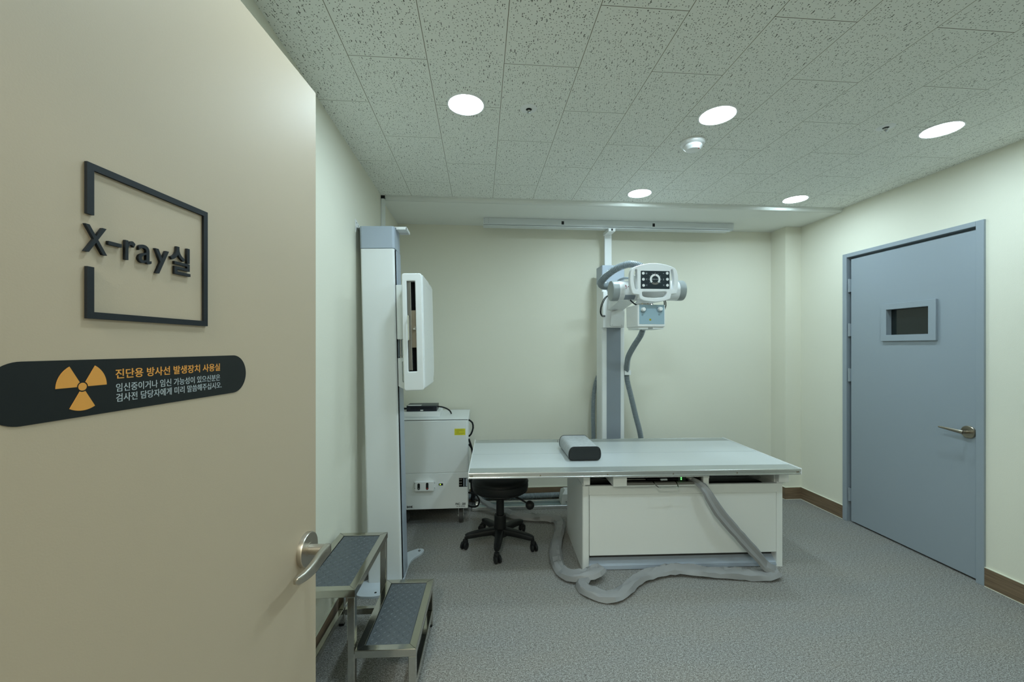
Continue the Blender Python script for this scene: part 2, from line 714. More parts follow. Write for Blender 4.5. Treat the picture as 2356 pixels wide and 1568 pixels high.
b = B(); box(b, 2.765, XR, 3.51, YB, 0, ZS)
struct('wall_column', b, WALL, 'cream boxed column in the corner between table and grey door', 'column')
# front wall (behind the camera) with the doorway
b = B()
box(b, XL - .10, -0.58, YF - .12, YF, 0, 2.56)
box(b, 0.62, XR, YF - .12, YF, 0, 2.56)
box(b, -0.58, 0.62, YF - .12, YF, 2.08, 2.56)
struct('wall_front', b, WALL, 'cream wall holding the doorway of the beige door', 'wall')
b = B()
for x0, x1 in ((-.58, -.55), (.59, .62)):
    box(b, x0, x1, YF - .13, YF + .012, 0, 2.08)
box(b, -.58, .62, YF - .13, YF + .012, 2.05, 2.08)
struct('trim_1', b, BEIGE, 'beige frame lining the doorway', 'door frame')
# corridor
b = B(); box(b, -2.2, XR, CYF, YF - .12, 2.42, 2.48)
struct('ceiling_corridor', b, PAINT, 'plain white ceiling of the corridor', 'ceiling')
b = B(); box(b, -2.2, XR, CYF - .1, CYF, 0, 2.48)
struct('wall_corridor', b, WALL, 'cream far wall of the corridor', 'wall')
b = B(); box(b, -2.3, -2.2, CYF, YF - .12, 0, 2.48); box(b, -2.3, XL - .10, YF - .12, YF, 0, 2.48)
struct('wall_corridor_end', b, WALL, 'cream end wall of the corridor', 'wall')
# soffit with rounded nose
b = B(); box(b, XL, XR, YS + .02, YB, ZS, ZC + .06)
struct('ceiling_soffit', b, PAINT, 'smooth white lowered ceiling strip along the back wall', 'ceiling')
prof = [(YS - .012, ZC), (YS - .012, ZC - .004)]
for i in range(9):
    t = R(180 + 90 * i / 8)
    prof.append((YS + .018 + .022 * math.cos(t), ZC - .007 + .022 * math.sin(t)))
prof += [(YS + .03, ZC - .029), (YS + .03, ZC)]
b = B(); prism(b, prof, XL, XR, M=Matrix(((0, 0, 1, 0), (1, 0, 0, 0), (0, 1, 0, 0), (0, 0, 0, 1))))
struct('trim_2', b, GLOSSTRIM, 'glossy white rounded nosing of the lowered ceiling strip', 'trim', angle=50)

# baseboards: board + pale caulk line above and at the floor


def baseboard(name, label, runs):
    b = B(); c = B()
    for (x0, x1, y0, y1) in runs:
        box(b, x0, x1, y0, y1, 0.003, 0.108)
        box(c, x0, x1, y0, y1, 0.108, 0.1115)
        if x1 - x0 < .03:
            box(c, x0 - .002, x1, y0, y1, 0, 0.003) if x0 > 1 else box(c, x0, x1 + .002, y0, y1, 0, 0.003)
        else:
            box(c, x0, x1, y0 - .002, y1, 0, 0.003)
    o = struct(name, b, WOOD, label, 'baseboard')
    obj('caulk_line', c, CAULK, o)


T = 0.009
baseboard('baseboard_left', 'brown wood baseboard behind the step stool', [(XL, XL + T, YF, YB)])
baseboard('baseboard_back', 'brown wood baseboard along the back wall under the table', [(XL + T, 2.765, YB - T, YB)])
baseboard('baseboard_right', 'brown wood baseboard on both sides of the grey door', [(XR - T, XR, 3.070, 3.51 - T), (XR - T, XR, YF, 2.144)])
baseboard('baseboard_column', 'brown wood baseboard around the corner column', [(2.765, XR, 3.51 - T, 3.51), (2.765 - T, 2.765, 3.51 - T, YB - T)])
b = B(); box(b, XL + .012, XL + .04, YF, YF + T, 0, .108); box(b, .63, XR - .012, YF, YF + T, 0, .108)
struct('baseboard_front', b, WOOD, 'brown wood baseboard beside the doorway', 'baseboard')

# ------------------------------------------------------------------ grey door in the right wall
b = B()
for q in ((2.144, 2.184, 0, 2.122), (3.034, 3.070, 0, 2.122), (2.184, 3.034, 2.092, 2.122)):
    box(b, XR - .012, XR + .09, q[0], q[1], q[2], q[3], bev=.0015, seg=1)
d2 = struct('door_2', b, DOORGREY, 'grey steel door with small dark window in the cream right wall', 'door')
b = B()   # stop behind the leaf
box(b, XR + .052, XR + .085, 2.184, 3.034, 2.06, 2.092); box(b, XR + .052, XR + .085, 3.000, 3.034, 0, 2.06); box(b, XR + .052, XR + .085, 2.184, 2.21, 0, 2.06)
obj('door_stop', b, DOORGREY, d2)
XD = XR + .006
b = B()
plate(b, [[(2.1905, .013), (3.010, .013), (3.010, 2.074), (2.1905, 2.074)], [(2.442, 1.468), (2.442, 1.649), (2.718, 1.649), (2.718, 1.468)]], .044, face_x(XD + .022))
obj('leaf', b, DOORGREY, d2)
b = B()
plate(b, [[(2.397, 1.425), (2.757, 1.425), (2.757, 1.691), (2.397, 1.691)], [(2.442, 1.468), (2.442, 1.649), (2.718, 1.649), (2.718, 1.468)]], .016, face_x(XD - .008), bev=.0015)
for (ya, za, yb, zb) in ((2.397, 1.425, 2.442, 1.468), (2.757, 1.425, 2.718, 1.468), (2.397, 1.691, 2.442, 1.649), (2.757, 1.691, 2.718, 1.649)):
    pass
fr = obj('window_frame', b, DOORGREY, d2)
b = B(); box(b, XD + .026, XD + .032, 2.440, 2.720, 1.466, 1.651)
obj('window_pane', b, GLASS, d2)
hinge_z = (1.868, 1.518, 1.162, .216)
for z in hinge_z:
    b = B()
    cyl(b, (XD - .006, 3.022, z - .052), (XD - .006, 3.022, z + .052), .0075, 12, bev=.001)
    box(b, XD - .003, XD + .004, 3.010, 3.034, z - .05, z + .05)
    for k in (-.017, .017):
        cyl(b, (XD - .006, 3.022, z + k - .0008), (XD - .006, 3.022, z + k + .0008), .0082, 12)
    obj('hinge', b, HINGE, d2)
hy, hz = 2.230, .873
b = B(); lathe(b, [(0, .0), (.038, .0), (.038, .006), (.035, .010), (0, .010)], 36, M=Matrix.Translation((XD, hy, hz)) @ Matrix.Rotation(-PI / 2, 4, 'Y'))
hd = obj('door_handle', b, BRONZE, d2)
b = B()
cyl(b, (XD - .008, hy, hz), (XD - .052, hy, hz), .0095, 16)
sweep(b, smooth_path([(XD - .050, hy - .006, hz), (XD - .053, hy + .02, hz + .003), (XD - .056, hy + .07, hz + .008), (XD - .056, hy + .118, hz + .011)], .008), None, 12,
      shape=lambda i, k: ((.007 - .0002 * i) * math.cos(2 * PI * k / 12), (.0115 - .0004 * i) * math.sin(2 * PI * k / 12)), up=(0, 0, 1))
obj('lever', b, BRONZE, hd)
b = B(); box(b, XD + .052, XD + .056, 2.1, 3.1, 0, 2.1)
obj('backing', b, BLACKMAT, d2)

# ------------------------------------------------------------------ open beige door (its hinge is on the front wall)
TH = 0.1012
HN = (-0.536, -0.058)
DROT = PI / 2 - TH
leaf = thing('door_1', 'open beige door with nickel lever handle, carrying dark signs', 'door', (HN[0], HN[1], 0), (0, 0, DROT))
leaf['kind'] = 'structure'
b = B(); box(b, 0, 1.1485, 0, .042, .012, 2.034, bev=.0012, seg=1)
obj('leaf', b, BEIGE, leaf)
b = B()
for s, z in ((.585, 1.60 + .02), (.70, 1.66), (.50, 1.45)):
    pass
hs, hz = 1.0965, .890
b = B(); lathe(b, [(0, .0), (.0405, .0), (.0405, .009), (.039, .0115), (.0165, .0115), (.0165, .0125), (0, .0125)], 48, M=Matrix.Translation((hs, 0, hz)) @ Matrix.Rotation(PI / 2, 4, 'X'))
hd = obj('door_handle', b, SATIN, leaf)
b = B()
cyl(b, (hs, -.012, hz), (hs, -.050, hz), .0125, 24)
lev = smooth_path([(hs + .013, -.053, hz), (hs - .01, -.0535, hz), (hs - .04, -.056, hz), (hs - .08, -.061, hz), (hs - .115, -.060, hz), (hs - .140, -.052, hz)], .006)
nl = len(lev)


def lever_shape(i, k):
    t = i / (nl - 1)
    hh = .0125 + .004 * math.sin(PI * min(1, t * 1.1)) - .004 * t
    ww = .0085 - .002 * t
    a = 2 * PI * k / 18
    sx = math.copysign(abs(math.cos(a)) ** .45, math.cos(a))
    sy = math.copysign(abs(math.sin(a)) ** .6, math.sin(a))
    e = min(1, i / 2 + .55, (nl - 1 - i) / 2 + .55)
    return ww * sx * e, hh * sy * e


sweep(b, lev, None, 18, shape=lever_shape, up=(0, 0, 1))
obj('lever', b, SATIN, hd, angle=60)
b = B()
for z in (1.80, 1.02, .25):
    cyl(b, (-.006, -.004, z - .05), (-.006, -.004, z + .05), .007, 12)
obj('hinge', b, SATIN, leaf)

# raised room sign on the beige door: dark frame and lettering, 9 mm thick
sg = thing('room_sign', 'raised dark X-ray room sign with open square frame on the beige door', 'sign', (HN[0], HN[1], 0), (0, 0, DROT))
FD = face_y(0)


def sign_plate(bm, loop, t=.0036):
    plate(bm, [loop], t, face_y(-t / 2 - .0003))


b = B()
s0, s1, z0, z1, w = .5925, .7820, 1.4175, 1.6070, .0082
sign_plate(b, [(s0, z0), (s1, z0), (s1, z1), (s0, z1), (s0, 1.5440), (s0 + w, 1.5440), (s0 + w, z1 - w), (s1 - w, z1 - w), (s1 - w, z0 + w), (s0 + w, z0 + w), (s0 + w, 1.4805), (s0, 1.4805)])
obj('frame', b, SIGN, sg)


def letter(body, x0, x1, y0, y1, weight=.02):
    bm = B()
    text_mesh(bm, body, x0, x1, y0, y1, face_y(-.0003), thick=.0036, weight=weight)
    obj('letter', bm, SIGN, sg)


letter('X', .5895, .6163, 1.4980, 1.5315, .008)
b = B(); sign_plate(b, [(.6180, 1.5128), (.6352, 1.5128), (.6352, 1.5174), (.6180, 1.5174)]); obj('letter', b, SIGN, sg)
letter('r', .6402, .6542, 1.4985, 1.5250, .004)
letter('a', .6588, .6784, 1.4990, 1.5245, .002)
letter('y', .6840, .7070, 1.4890, 1.5242, .004)
letter('실', .7098, .7464, 1.4936, 1.5370, .012)

# warning sticker on the beige door
st = thing('warning_sticker', 'long black rounded sticker with orange radiation trefoil on the beige door', 'sticker', (HN[0], HN[1], 0), (0, 0, DROT))
b = B()
plate(b, [rrect(.4960, .8805, 1.2995, 1.3676, .034, 14)], .0006, face_y(-.0006))
obj('film', b, STICKER, st)
b = B()
tx, tz, tr = .5897, 1.3354, .0285
for a0 in (0, 120, 240):
    lp = [(tx + tr * .22 * math.cos(R(a0 + 60 * i / 6)), tz + tr * .22 * math.sin(R(a0 + 60 * i / 6))) for i in range(7)]
    lp += [(tx + tr * math.cos(R(a0 + 60 - 60 * i / 12)), tz + tr * math.sin(R(a0 + 60 - 60 * i / 12))) for i in range(13)]
    plate(b, [lp], .0003, face_y(-.0012))
plate(b, [circle(tx, tz, tr * .165)], .0003, face_y(-.0012))
obj('trefoil', b, ORANGE, st)
for body, za, zb, xa, xb, m, wt in (('진단용 방사선 발생장치 사용실', 1.3415, 1.3543, .6297, .8133, ORANGE, .012),
                                    ('임신중이거나 임신 가능성이 있으신분은', 1.3245, 1.3354, .6305, .8133, GREYTEXT, .004),
                                    ('검사전 담당자에게 미리 말씀해주십시오.', 1.3113, 1.3222, .6305, .8170, GREYTEXT, .004)):
    b = B(); text_mesh(b, body, xa, xb, za, zb, face_y(-.0009), thick=.0003, weight=wt)
    obj('lettering', b, m, st)

# ------------------------------------------------------------------ ceiling fittings


def downlight():
    t = thing('downlight', '', 'ceiling light', (0, 0, ZC), group='round recessed downlights')
    b = B(); lathe(b, [(.077, .004), (.077, -.003), (.081, -.0055), (.088, -.004), (.0895, .0), (.0895, .004)], 48)
    obj('trim_ring', b, WHITE, t)
    b = B(); lathe(b, [(0, -.006), (.03, -.0056), (.06, -.0042), (.076, -.001), (.076, .003), (0, .003)], 48)
    obj('diffuser', b, LAMP, t)
    return t


LIGHTS = [(-.065, 1.893, 'round lit downlight nearest the beige door edge'),
          (1.140, 1.886, 'round lit downlight just in front of the smoke detector'),
          (2.361, 1.921, 'round lit downlight over the grey door side of the room'),
          (1.155, 2.888, 'round lit downlight near the ceiling strip above the tube head'),
          (2.375, 2.913, 'round lit downlight near the ceiling strip in the far corner by the column')]
dl = downlight()
for i, (x, y, lab) in enumerate(LIGHTS):
    o = dl if i == 0 else dup(dl, (x, y, ZC))
    o.location = (x, y, ZC)
    o['label'] = lab
for x, y, lab in ((-.065, .88, 'round lit downlight in the front row above the beige door side'), (1.14, .88, 'round lit downlight above the camera, front row middle'),):
    dup(dl, (x, y, ZC), label=lab)
cl = thing('corridor_light', 'warm round ceiling light of the corridor', 'ceiling light', (-.50, -.95, 2.42))
b = B(); lathe(b, [(0, -.03), (.12, -.026), (.15, -.012), (.155, 0), (0, 0)], 40); obj('diffuser', b, WARMLAMP, cl)
b = B(); lathe(b, [(.155, 0), (.168, 0), (.168, -.012), (.156, -.014)], 40); obj('trim_ring', b, WHITE, cl)

sm = thing('smoke_detector', 'white round smoke detector on the tiled ceiling', 'smoke detector', (1.155, 2.144, ZC))
b = B(); lathe(b, [(0, 0), (.062, 0), (.064, -.004), (.062, -.016), (.056, -.021), (.05, -.022), (0, -.022)], 40); obj('base', b, WHITEGLOSS, sm)
b = B(); lathe(b, [(.047, -.021), (.049, -.026), (.048, -.034), (.043, -.039), (.042, -.040), (.036, -.047), (.02, -.051), (0, -.052)], 40); obj('head', b, WHITEGLOSS, sm)
b = B(); lathe(b, [(0, 0), (.004, 0), (.0035, -.002), (0, -.0025)], 12, M=Matrix.Translation((.018, -.03, -.048))); obj('indicator', b, REDLED, sm)


def sprinkler():
    t = thing('sprinkler', '', 'sprinkler', (0, 0, ZC), group='recessed chrome sprinkler heads')
    b = B(); lathe(b, [(.012, .002), (.0145, -.0045), (.034, -.003), (.0385, -.001), (.0385, .002)], 32); obj('escutcheon', b, WHITE, t)
    b = B(); lathe(b, [(.0145, -.0035), (.010, -.0060), (0, -.0060)], 24); obj('cup', b, BLACK, t)
    b = B()
    cyl(b, (0, 0, -.005), (0, 0, -.016), .006, 14)
    lathe(b, [(0, -.016), (.009, -.016), (.0105, -.018), (.0105, -.020), (.004, -.023), (0, -.023)], 20)
    for a in (0, PI):
        box(b, (.007 * math.cos(a) - .0015), (.007 * math.cos(a) + .0015), -.002, .002, -.018, -.004)
    obj('head', b, CHROME, t)
    return t


sp = sprinkler()
sp.location = (.228, 1.906, ZC)
sp['label'] = 'chrome sprinkler head beside the downlight nearest the beige door'
dup(sp, (2.056, 1.924, ZC), label='chrome sprinkler head beside the downlight over the grey door side')

# cable duct in the corner behind the bucky stand
cd_ = thing('cable_duct', 'white vertical cable duct on the cream wall behind the bucky stand', 'cable duct', (XL, 3.085, .112))
b = B(); box(b, .001, .024, -.016, .016, 0, 2.362, bev=.002); box(b, .024, .027, -.010, .010, 0, 2.362, bev=.001); obj('channel', b, CABWHITE, cd_)
b = B(); box(b, .001, .029, -.018, .018, 2.362, 2.384, bev=.001); obj('cap', b, BLACK, cd_)

# ------------------------------------------------------------------ bucky stand
bs = thing('bucky_stand', 'tall white chest X-ray stand with bucky panel against the left wall', 'X-ray stand', (-.553, 2.52, 0), (0, R(-1.30), 0))
b = B()
ol = [(-.175, -.085), (-.165, -.16), (-.12, -.215), (-.02, -.225), (.06, -.175), (.105, -.09), (.105, .10), (.115, .17), (.165, .235), (.178, .275), (.165, .30), (.135, .305), (.07, .265), (.0, .14), (-.10, .13), (-.10, -.06)]
prism(b, rounded(ol, .035), 0.0, .012, bev=.001, seg=1, M=Matrix.Rotation(R(1.30), 4, 'Y'))
for x, y in ((-.075, -.185), (.148, .275), (-.11, -.185), (.085, .2)):
    pass
bp_ = obj('base_plate', b, PALEGREY, bs)
b = B()
for x, y in ((-.03, -.185), (.146, .268), (-.12, -.165)):
    cyl(b, (x, y, .0118), (x, y, .0128), .0075, 16)
pieces('bolt_hole', b, BLACK, bp_)
b = B(); cyl(b, (.146, .268, .012), (.146, .268, .024), .005, 6); obj('bolt', b, CHROME, bp_)
b = B()
box(b, -.097, .096, -.088, .085, .010, 1.955, bev=.012, seg=3, axis=2)
obj('column', b, WHITE, bs)
b = B(); box(b, .088, .0985, -.068, .078, .012, 1.952); obj('slot', b, BLACKMAT, bs)
b = B(); box(b, .085, .103, -.046, .074, .012, 1.952, bev=.006, axis=2); obj('rail_cover', b, BLUEGREY, bs)
b = B(); box(b, -.0985, .0995, -.0895, .088, 1.958, 2.086, bev=.016, seg=4, axis=2); obj('top_cap', b, BLUEGREY, bs)
b = B()   # stay from the wall across the top of the stand
box(b, -.125, .165, -.055, .065, 2.0875, 2.0915)
for y in (-.055, .061):
    box(b, .105, .165, y, y + .004, 2.076, 2.0875)
box(b, .161, .165, -.055, .065, 2.076, 2.0875)
obj('wall_stay', b, WHITE, bs)
b = B()
M2 = Matrix.Rotation(R(1.30), 4, 'Y')
prism(b, [(-.075, 2.086), (-.075, 2.128), (-.068, 2.128), (.085, 2.088), (.085, 2.084)], 0, .004, M=Matrix.Translation((-.1265, 0, .004)) @ face_x(0))
prism(b, [(-.075, 2.084), (-.075, 2.050), (-.05, 2.084)], 0, .004, M=Matrix.Translation((-.1265, 0, .004)) @ face_x(0))
wp = obj('wall_plate', b, WHITE, bs)
b = B()
for y, z in ((-.057, 2.110), (-.022, 2.101), (.02, 2.094)):
    cyl(b, (-.1225, y, z + .004), (-.1215, y, z + .004), .0035, 10)
pieces('screw_hole', b, BLACK, wp)
# carriage
cr = B()
box(cr, .100, .140, -.080, .075, 1.425, 1.745, bev=.004)
prism(cr, [(.138, 1.745), (.165, 1.762), (.165, 1.30), (.138, 1.42)], -.07, .07, M=Matrix(((1, 0, 0, 0), (0, 0, 1, 0), (0, 1, 0, 0), (0, 0, 0, 1))))
obj('carriage', cr, CABWHITE, bs)
b = B()
plate(b, [rounded([(.100, 1.315), (.166, 1.315), (.166, 1.132), (.130, 1.132), (.100, 1.150)], [.004, .001, .001, .004, .004]), rounded([(.124, 1.296), (.160, 1.296), (.160, 1.170), (.124, 1.170)], [.008, .001, .001, .012])], .03, face_y(-.055))
obj('carriage_handle', b, CABWHITE, bs)
b = B(); cyl(b, (.113, -.045, 1.31), (.113, -.045, 1.43), .0035, 12); cyl(b, (.113, -.045, 1.318), (.113, -.045, 1.323), .011, 16); pieces('guide_rod', b, CHROME, bs)
# bucky: hollow near end with a slot
dx0, dx1, dz0, dz1, dy0, dy1 = .163, .2715, 1.138, 1.784, -.240, .225
b = B()
plate(b, [rrect(dx0, dx1, dz0, dz1, .014, 5), list(reversed(rrect(dx0 + .026, dx0 + .072, 1.243, 1.740, .003, 3)))], .05, face_y(dy0 + .025), bev=.006, seg=3)
box(b, dx0, dx1, dy0 + .045, dy1, dz0, dz1, bev=.014, seg=4, axis=1)
box(b, dx0, dx1, dy1 - .02, dy1 + .012, dz0 + .004, dz1 - .004, bev=.012, seg=3)
obj('bucky_panel', b, WHITEGLOSS, bs)
b = B()
fp = rounded([(dy0 + .016, dz0 + .012), (dy0 + .016, dz1 - .008), (dy0 + .27, dz1 - .008), (dy0 + .285, dz1 - .020), (dy1 + .008, dz1 - .022), (dy1 + .008, dz0 + .075), (dy1 - .06, dz0 + .012)], [.01, .01, .004, .004, .012, .05, .05])
plate(b, [fp], .010, face_x(dx1 - .0005), bev=.003, seg=3)
fpo = obj('front_cover', b, WHITEGLOSS, bs)
b = B()
for y, z, w, h in ((-.03, 1.62, .016, .002), (.06, 1.615, .012, .002), (.02, 1.565, .012, .002), (-.04, 1.535, .012, .002), (.07, 1.53, .012, .002), (.02, 1.51, .008, .002), (-.06, 1.475, .01, .002), (-.03, 1.477, .01, .002),
                   (.05, 1.475, .012, .002), (.08, 1.47, .01, .002), (-.08, 1.45, .014, .002), (.02, 1.455, .014, .002), (.09, 1.445, .012, .002), (-.04, 1.42, .016, .002), (.07, 1.42, .016, .002), (-.09, 1.365, .012, .002),
                   (-.05, 1.363, .018, .002), (.06, 1.368, .018, .002), (.11, 1.37, .012, .002), (-.06, 1.285, .04, .002), (.07, 1.295, .032, .002), (.0, 1.735, .2, .0012)):
    box(b, dx1 + .0044, dx1 + .0048, y - w / 2, y + w / 2, z - h / 2, z + h / 2)
pieces('marking', b, INLAY, fpo)
b = B(); box(b, dx0 + .027, dx0 + .071, dy0 + .036, dy0 + .044, 1.244, 1.739); obj('slot_interior', b, BLACKMAT, bs)
b = B(); box(b, dx0 + .0275, dx0 + .045, dy0 + .010, dy0 + .034, 1.250, 1.738, bev=.001); tr_ = obj('cassette_tray', b, GREYMETAL, bs)
b = B(); box(b, dx0 + .045, dx0 + .0475, dy0 + .004, dy0 + .034, 1.250, 1.738); obj('tray_lip', b, ALU, tr_)
b = B(); box(b, dx0 + .052, dx0 + .071, dy0 + .012, dy0 + .034, 1.375, 1.580); box(b, dx0 + .048, dx0 + .052, dy0 + .010, dy0 + .030, 1.375, 1.580); obj('cassette', b, BROWN, tr_)
b = B(); box(b, dx0 + .0555, dx0 + .0695, dy0 + .002, dy0 + .012, 1.472, 1.482, bev=.001); box(b, dx0 + .066, dx0 + .0695, dy0 + .002, dy0 + .012, 1.480, 1.490); obj('latch', b, ALU, tr_)
b = B(); tube(b, [(dx0 + .035, dy0 + .012, 1.548), (dx0 + .034, dy0 - .018, 1.548), (dx0 + .0345, dy0 - .022, 1.535), (dx0 + .0345, dy0 - .022, 1.43), (dx0 + .034, dy0 - .018, 1.418), (dx0 + .035, dy0 + .012, 1.418)], .0048, 12, .006); obj('tray_handle', b, CHROME, tr_)

# ------------------------------------------------------------------ generator cabinet
CX0, CX1, CY0, CY1 = -.625, -.093, 3.180, 3.640
gc = thing('generator_cabinet', 'white wheeled generator cabinet with yellow label behind the bucky stand', 'cabinet', ((CX0 + CX1) / 2, (CY0 + CY1) / 2, 0))
W2, D2 = (CX1 - CX0) / 2, (CY1 - CY0) / 2
b = B(); box(b, -W2, W2, -D2, D2, .137, .818, bev=.004, seg=2); cb = obj('body', b, CABWHITE, gc)
b = B(); box(b, -W2 - .002, W2 + .003, -D2 - .003, D2 + .003, .822, .8285, bev=.002); obj('top_panel', b, CABWHITE, gc)
b = B(); box(b, -W2 + .002, W2 - .004, -D2 + .006, D2 - .006, .8175, .8225); obj('top_gap', b, BLACKMAT, gc)
b = B(); box(b, -W2 + .001, W2 - .010, -D2 - .004, -D2 + .002, .417, .814, bev=.0015, seg=1); obj('front_panel', b, CABWHITE, gc)
b = B(); box(b, -W2 + .001, W2 - .002, -D2 - .004, -D2 + .002, .139, .412, bev=.0015, seg=1); obj('lower_panel', b, CABWHITE, gc)


def cx(x):
    return x - (CX0 + CX1) / 2


FR_ = face_y(-D2 - .0045)
b = B(); plate(b, [[(cx(-.197), .703), (cx(-.114), .703), (cx(-.114), .753), (cx(-.197), .753)]], .0006, FR_); lb = obj('warning_label', b, YELLOW, gc)
b = B()
random.seed(3)
for i in range(9):
    z = .7485 - i * .0048
    x0 = -.192 if i % 3 else -.192 + .012
    box(b, cx(x0), cx(min(-.1175, x0 + random.choice((.03, .055, .07, .072)))), -D2 - .0052, -D2 - .0048, z - .001, z + .0008)
obj('label_text', b, OLIVE, lb)
b = B(); box(b, cx(-.493), cx(-.354), -D2 - .030, -D2 - .004, .288, .356, bev=.002); sw = obj('switch_box', b, WHITE, gc)
b = B(); box(b, cx(-.505), cx(-.342), -D2 - .0065, -D2 - .004, .289, .352); obj('switch_flange', b, CABWHITE, sw)
for x, h0, h1 in ((-.4655, .298, .347), (-.4015, .297, .351)):
    b = B(); plate(b, [rrect(cx(x - .0095), cx(x + .0095), h0, h1, .0093)], .002, face_y(-D2 - .0305)); s_ = obj('switch', b, BLACK, sw)
    b = B(); cyl(b, (cx(x), -D2 - .0315, h0 + .010), (cx(x), -D2 - .034, h0 + .010), .0055, 12)
    obj('switch_knob', b, REDLED if x > -.43 else GREYMETAL, sw)
b = B()
for x in (-.4985, -.348):
    for z in (.301, .340):
        cyl(b, (cx(x), -D2 - .006, z), (cx(x), -D2 - .0075, z), .0025, 8)
pieces('screw', b, BLACK, sw)
b = B(); box(b, cx(-.320), cx(-.281), -D2 - .0062, -D2 - .003, .317, .338, bev=.0008, seg=1); pl = obj('power_indicator', b, CABWHITE, gc)
b = B(); box(b, cx(-.317), cx(-.284), -D2 - .0068, -D2 - .005, .3195, .3355); obj('indicator_face', b, BLACK, pl)
b = B(); cyl(b, (cx(-.305), -D2 - .0065, .3275), (cx(-.305), -D2 - .008, .3275), .0042, 14); obj('indicator_lamp', b, LIMELED, pl)
b = B(); box(b, cx(-.163), cx(-.098), -D2 - .0048, -D2 - .003, .304, .372); wn_ = obj('meter_window', b, BLACKMAT, gc)
b = B()
for z in (.320, .341, .362):
    for x in (-.156, -.145):
        cyl(b, (cx(x), -D2 - .0046, z), (cx(x), -D2 - .006, z), .0045, 10)
pieces('terminal', b, GREYMETAL, wn_)
b = B(); box(b, cx(-.128), cx(-.121), -D2 - .0056, -D2 - .0045, .308, .368); box(b, cx(-.112), cx(-.099), -D2 - .0056, -D2 - .0045, .308, .368); pieces('terminal_cover', b, BLUEGREY, wn_)
b = B(); text_mesh(b, 'PXC - 200', cx(-.189), cx(-.112), .164, .181, FR_, thick=.0006, weight=.03)
for i, (xa, xb) in enumerate(((-.181, -.171), (-.166, -.153), (-.150, -.116))):
    box(b, cx(xa), cx(xb), -D2 - .0052, -D2 - .0046, .153, .1565)
obj('model_lettering', b, BLACK, gc)
b = B(); text_mesh(b, 'BANK', cx(-.558), cx(-.512), .153, .169, FR_, thick=.0006, weight=.03); obj('maker_lettering', b, BLACK, gc)


def caster(x, y, turn):
    M = Matrix.Translation((x, y, 0)) @ Matrix.Rotation(turn, 4, 'Z')
    bm = B()
    box(bm, -.03, .03, -.03, .03, .128, .1375)
    for s in (-1, 1):
        box(bm, s * .019 - .0015, s * .019 + .0015, -.015, .02, .045, .128)
        cyl(bm, (s * .020, 0, .054), (s * .026, 0, .054), .008, 6)
    bmesh.ops.transform(bm, matrix=M, verts=bm.verts)
    f = obj('caster', bm, CHROME, gc)
    bm = B(); cyl(bm, (-.0165, 0, .054), (.0165, 0, .054), .054, 32, bev=.005)
    bmesh.ops.transform(bm, matrix=M, verts=bm.verts)
    obj('wheel', bm, RUBBER_AND_SHADE, f)


for x, y, t in ((cx(-.151), -D2 + .085, .05), (cx(-.600), -D2 + .085, 1.1), (cx(-.151), D2 - .07, .4), (cx(-.58), D2 - .07, .2)):
    caster(x, y, t)
b = B()
tube(b, [(W2 + .002, -D2 + .11, .80), (W2 + .03, -D2 + .12, .775), (W2 + .036, -D2 + .13, .73), (W2 + .02, -D2 + .14, .68), (W2 + .002, -D2 + .15, .66)], .007, 10)
tube(b, [(W2 + .002, -D2 + .10, .65), (W2 + .012, -D2 + .10, .62), (W2 + .03, -D2 + .11, .55), (W2 + .035, -D2 + .13, .45), (W2 + .02, -D2 + .16, .3), (W2 + .03, -D2 + .2, .12)], .008, 10)
tube(b, [(W2 + .002, -D2 + .13, .60), (W2 + .035, -D2 + .14, .54), (W2 + .04, -D2 + .15, .42), (W2 + .03, -D2 + .2, .25)], .007, 10)
tube(b, [(W2 + .002, -D2 + .06, .235), (W2 + .05, -D2 + .02, .24), (W2 + .085, -D2 + .01, .20), (W2 + .075, -D2 + .02, .145), (W2 + .03, -D2 + .05, .125), (W2 - .02, -D2 + .1, .125)], .0065, 10)
pieces('cable', b, BLACK, gc)
b = B()
corrugated(b, [(W2 + .003, D2 - .2, .27), (W2 + .035, D2 - .19, .25), (W2 + .04, D2 - .18, .18), (W2 + .03, D2 - .17, .09)], .020)
obj('conduit', b, BLACK, gc)

bx = tag(bxs('adapter_box', WHITE, None, (-.640, -.318, 3.262, 3.55, .829, .872), bev=.004), 'flat white box on top of the generator cabinet under the black power unit', 'box')
pu = thing('power_unit', 'small dark navy power unit on the flat white box', 'power supply', (-.462, 3.285, .8725))
b = B(); box(b, -.118, .118, 0, .165, 0, .040, bev=.0015, seg=1); obj('case', b, NAVY, pu)
b = B(); box(b, -.119, .119, -.0005, .166, .0402, .0445, bev=.001, seg=1); lid = obj('lid', b, GUNMETAL, pu)
b = B(); box(b, -.112, -.005, .006, .05, .0446, .0450); obj('label', b, WHITE, lid)
b = B()
for i in range(17):
    box(b, -.084 + i * .0106, -.0805 + i * .0106, -.0008, .002, .017, .035)
obj('vent_slots', b, BLACKMAT, pu)
b = B(); box(b, -.010, .012, -.0010, .001, .004, .013); obj('seal', b, WHITE, pu)
b = B(); tube(b, [(.117, .05, .030), (.15, .05, .027), (.19, .06, .012), (.216, .085, -.012), (.224, .12, -.038)], .006, 10)
tube(b, [(-.117, .03, .020), (-.16, .03, .018), (-.19, .03, .012)], .008, 10)
pieces('power_lead', b, BLACK, pu)

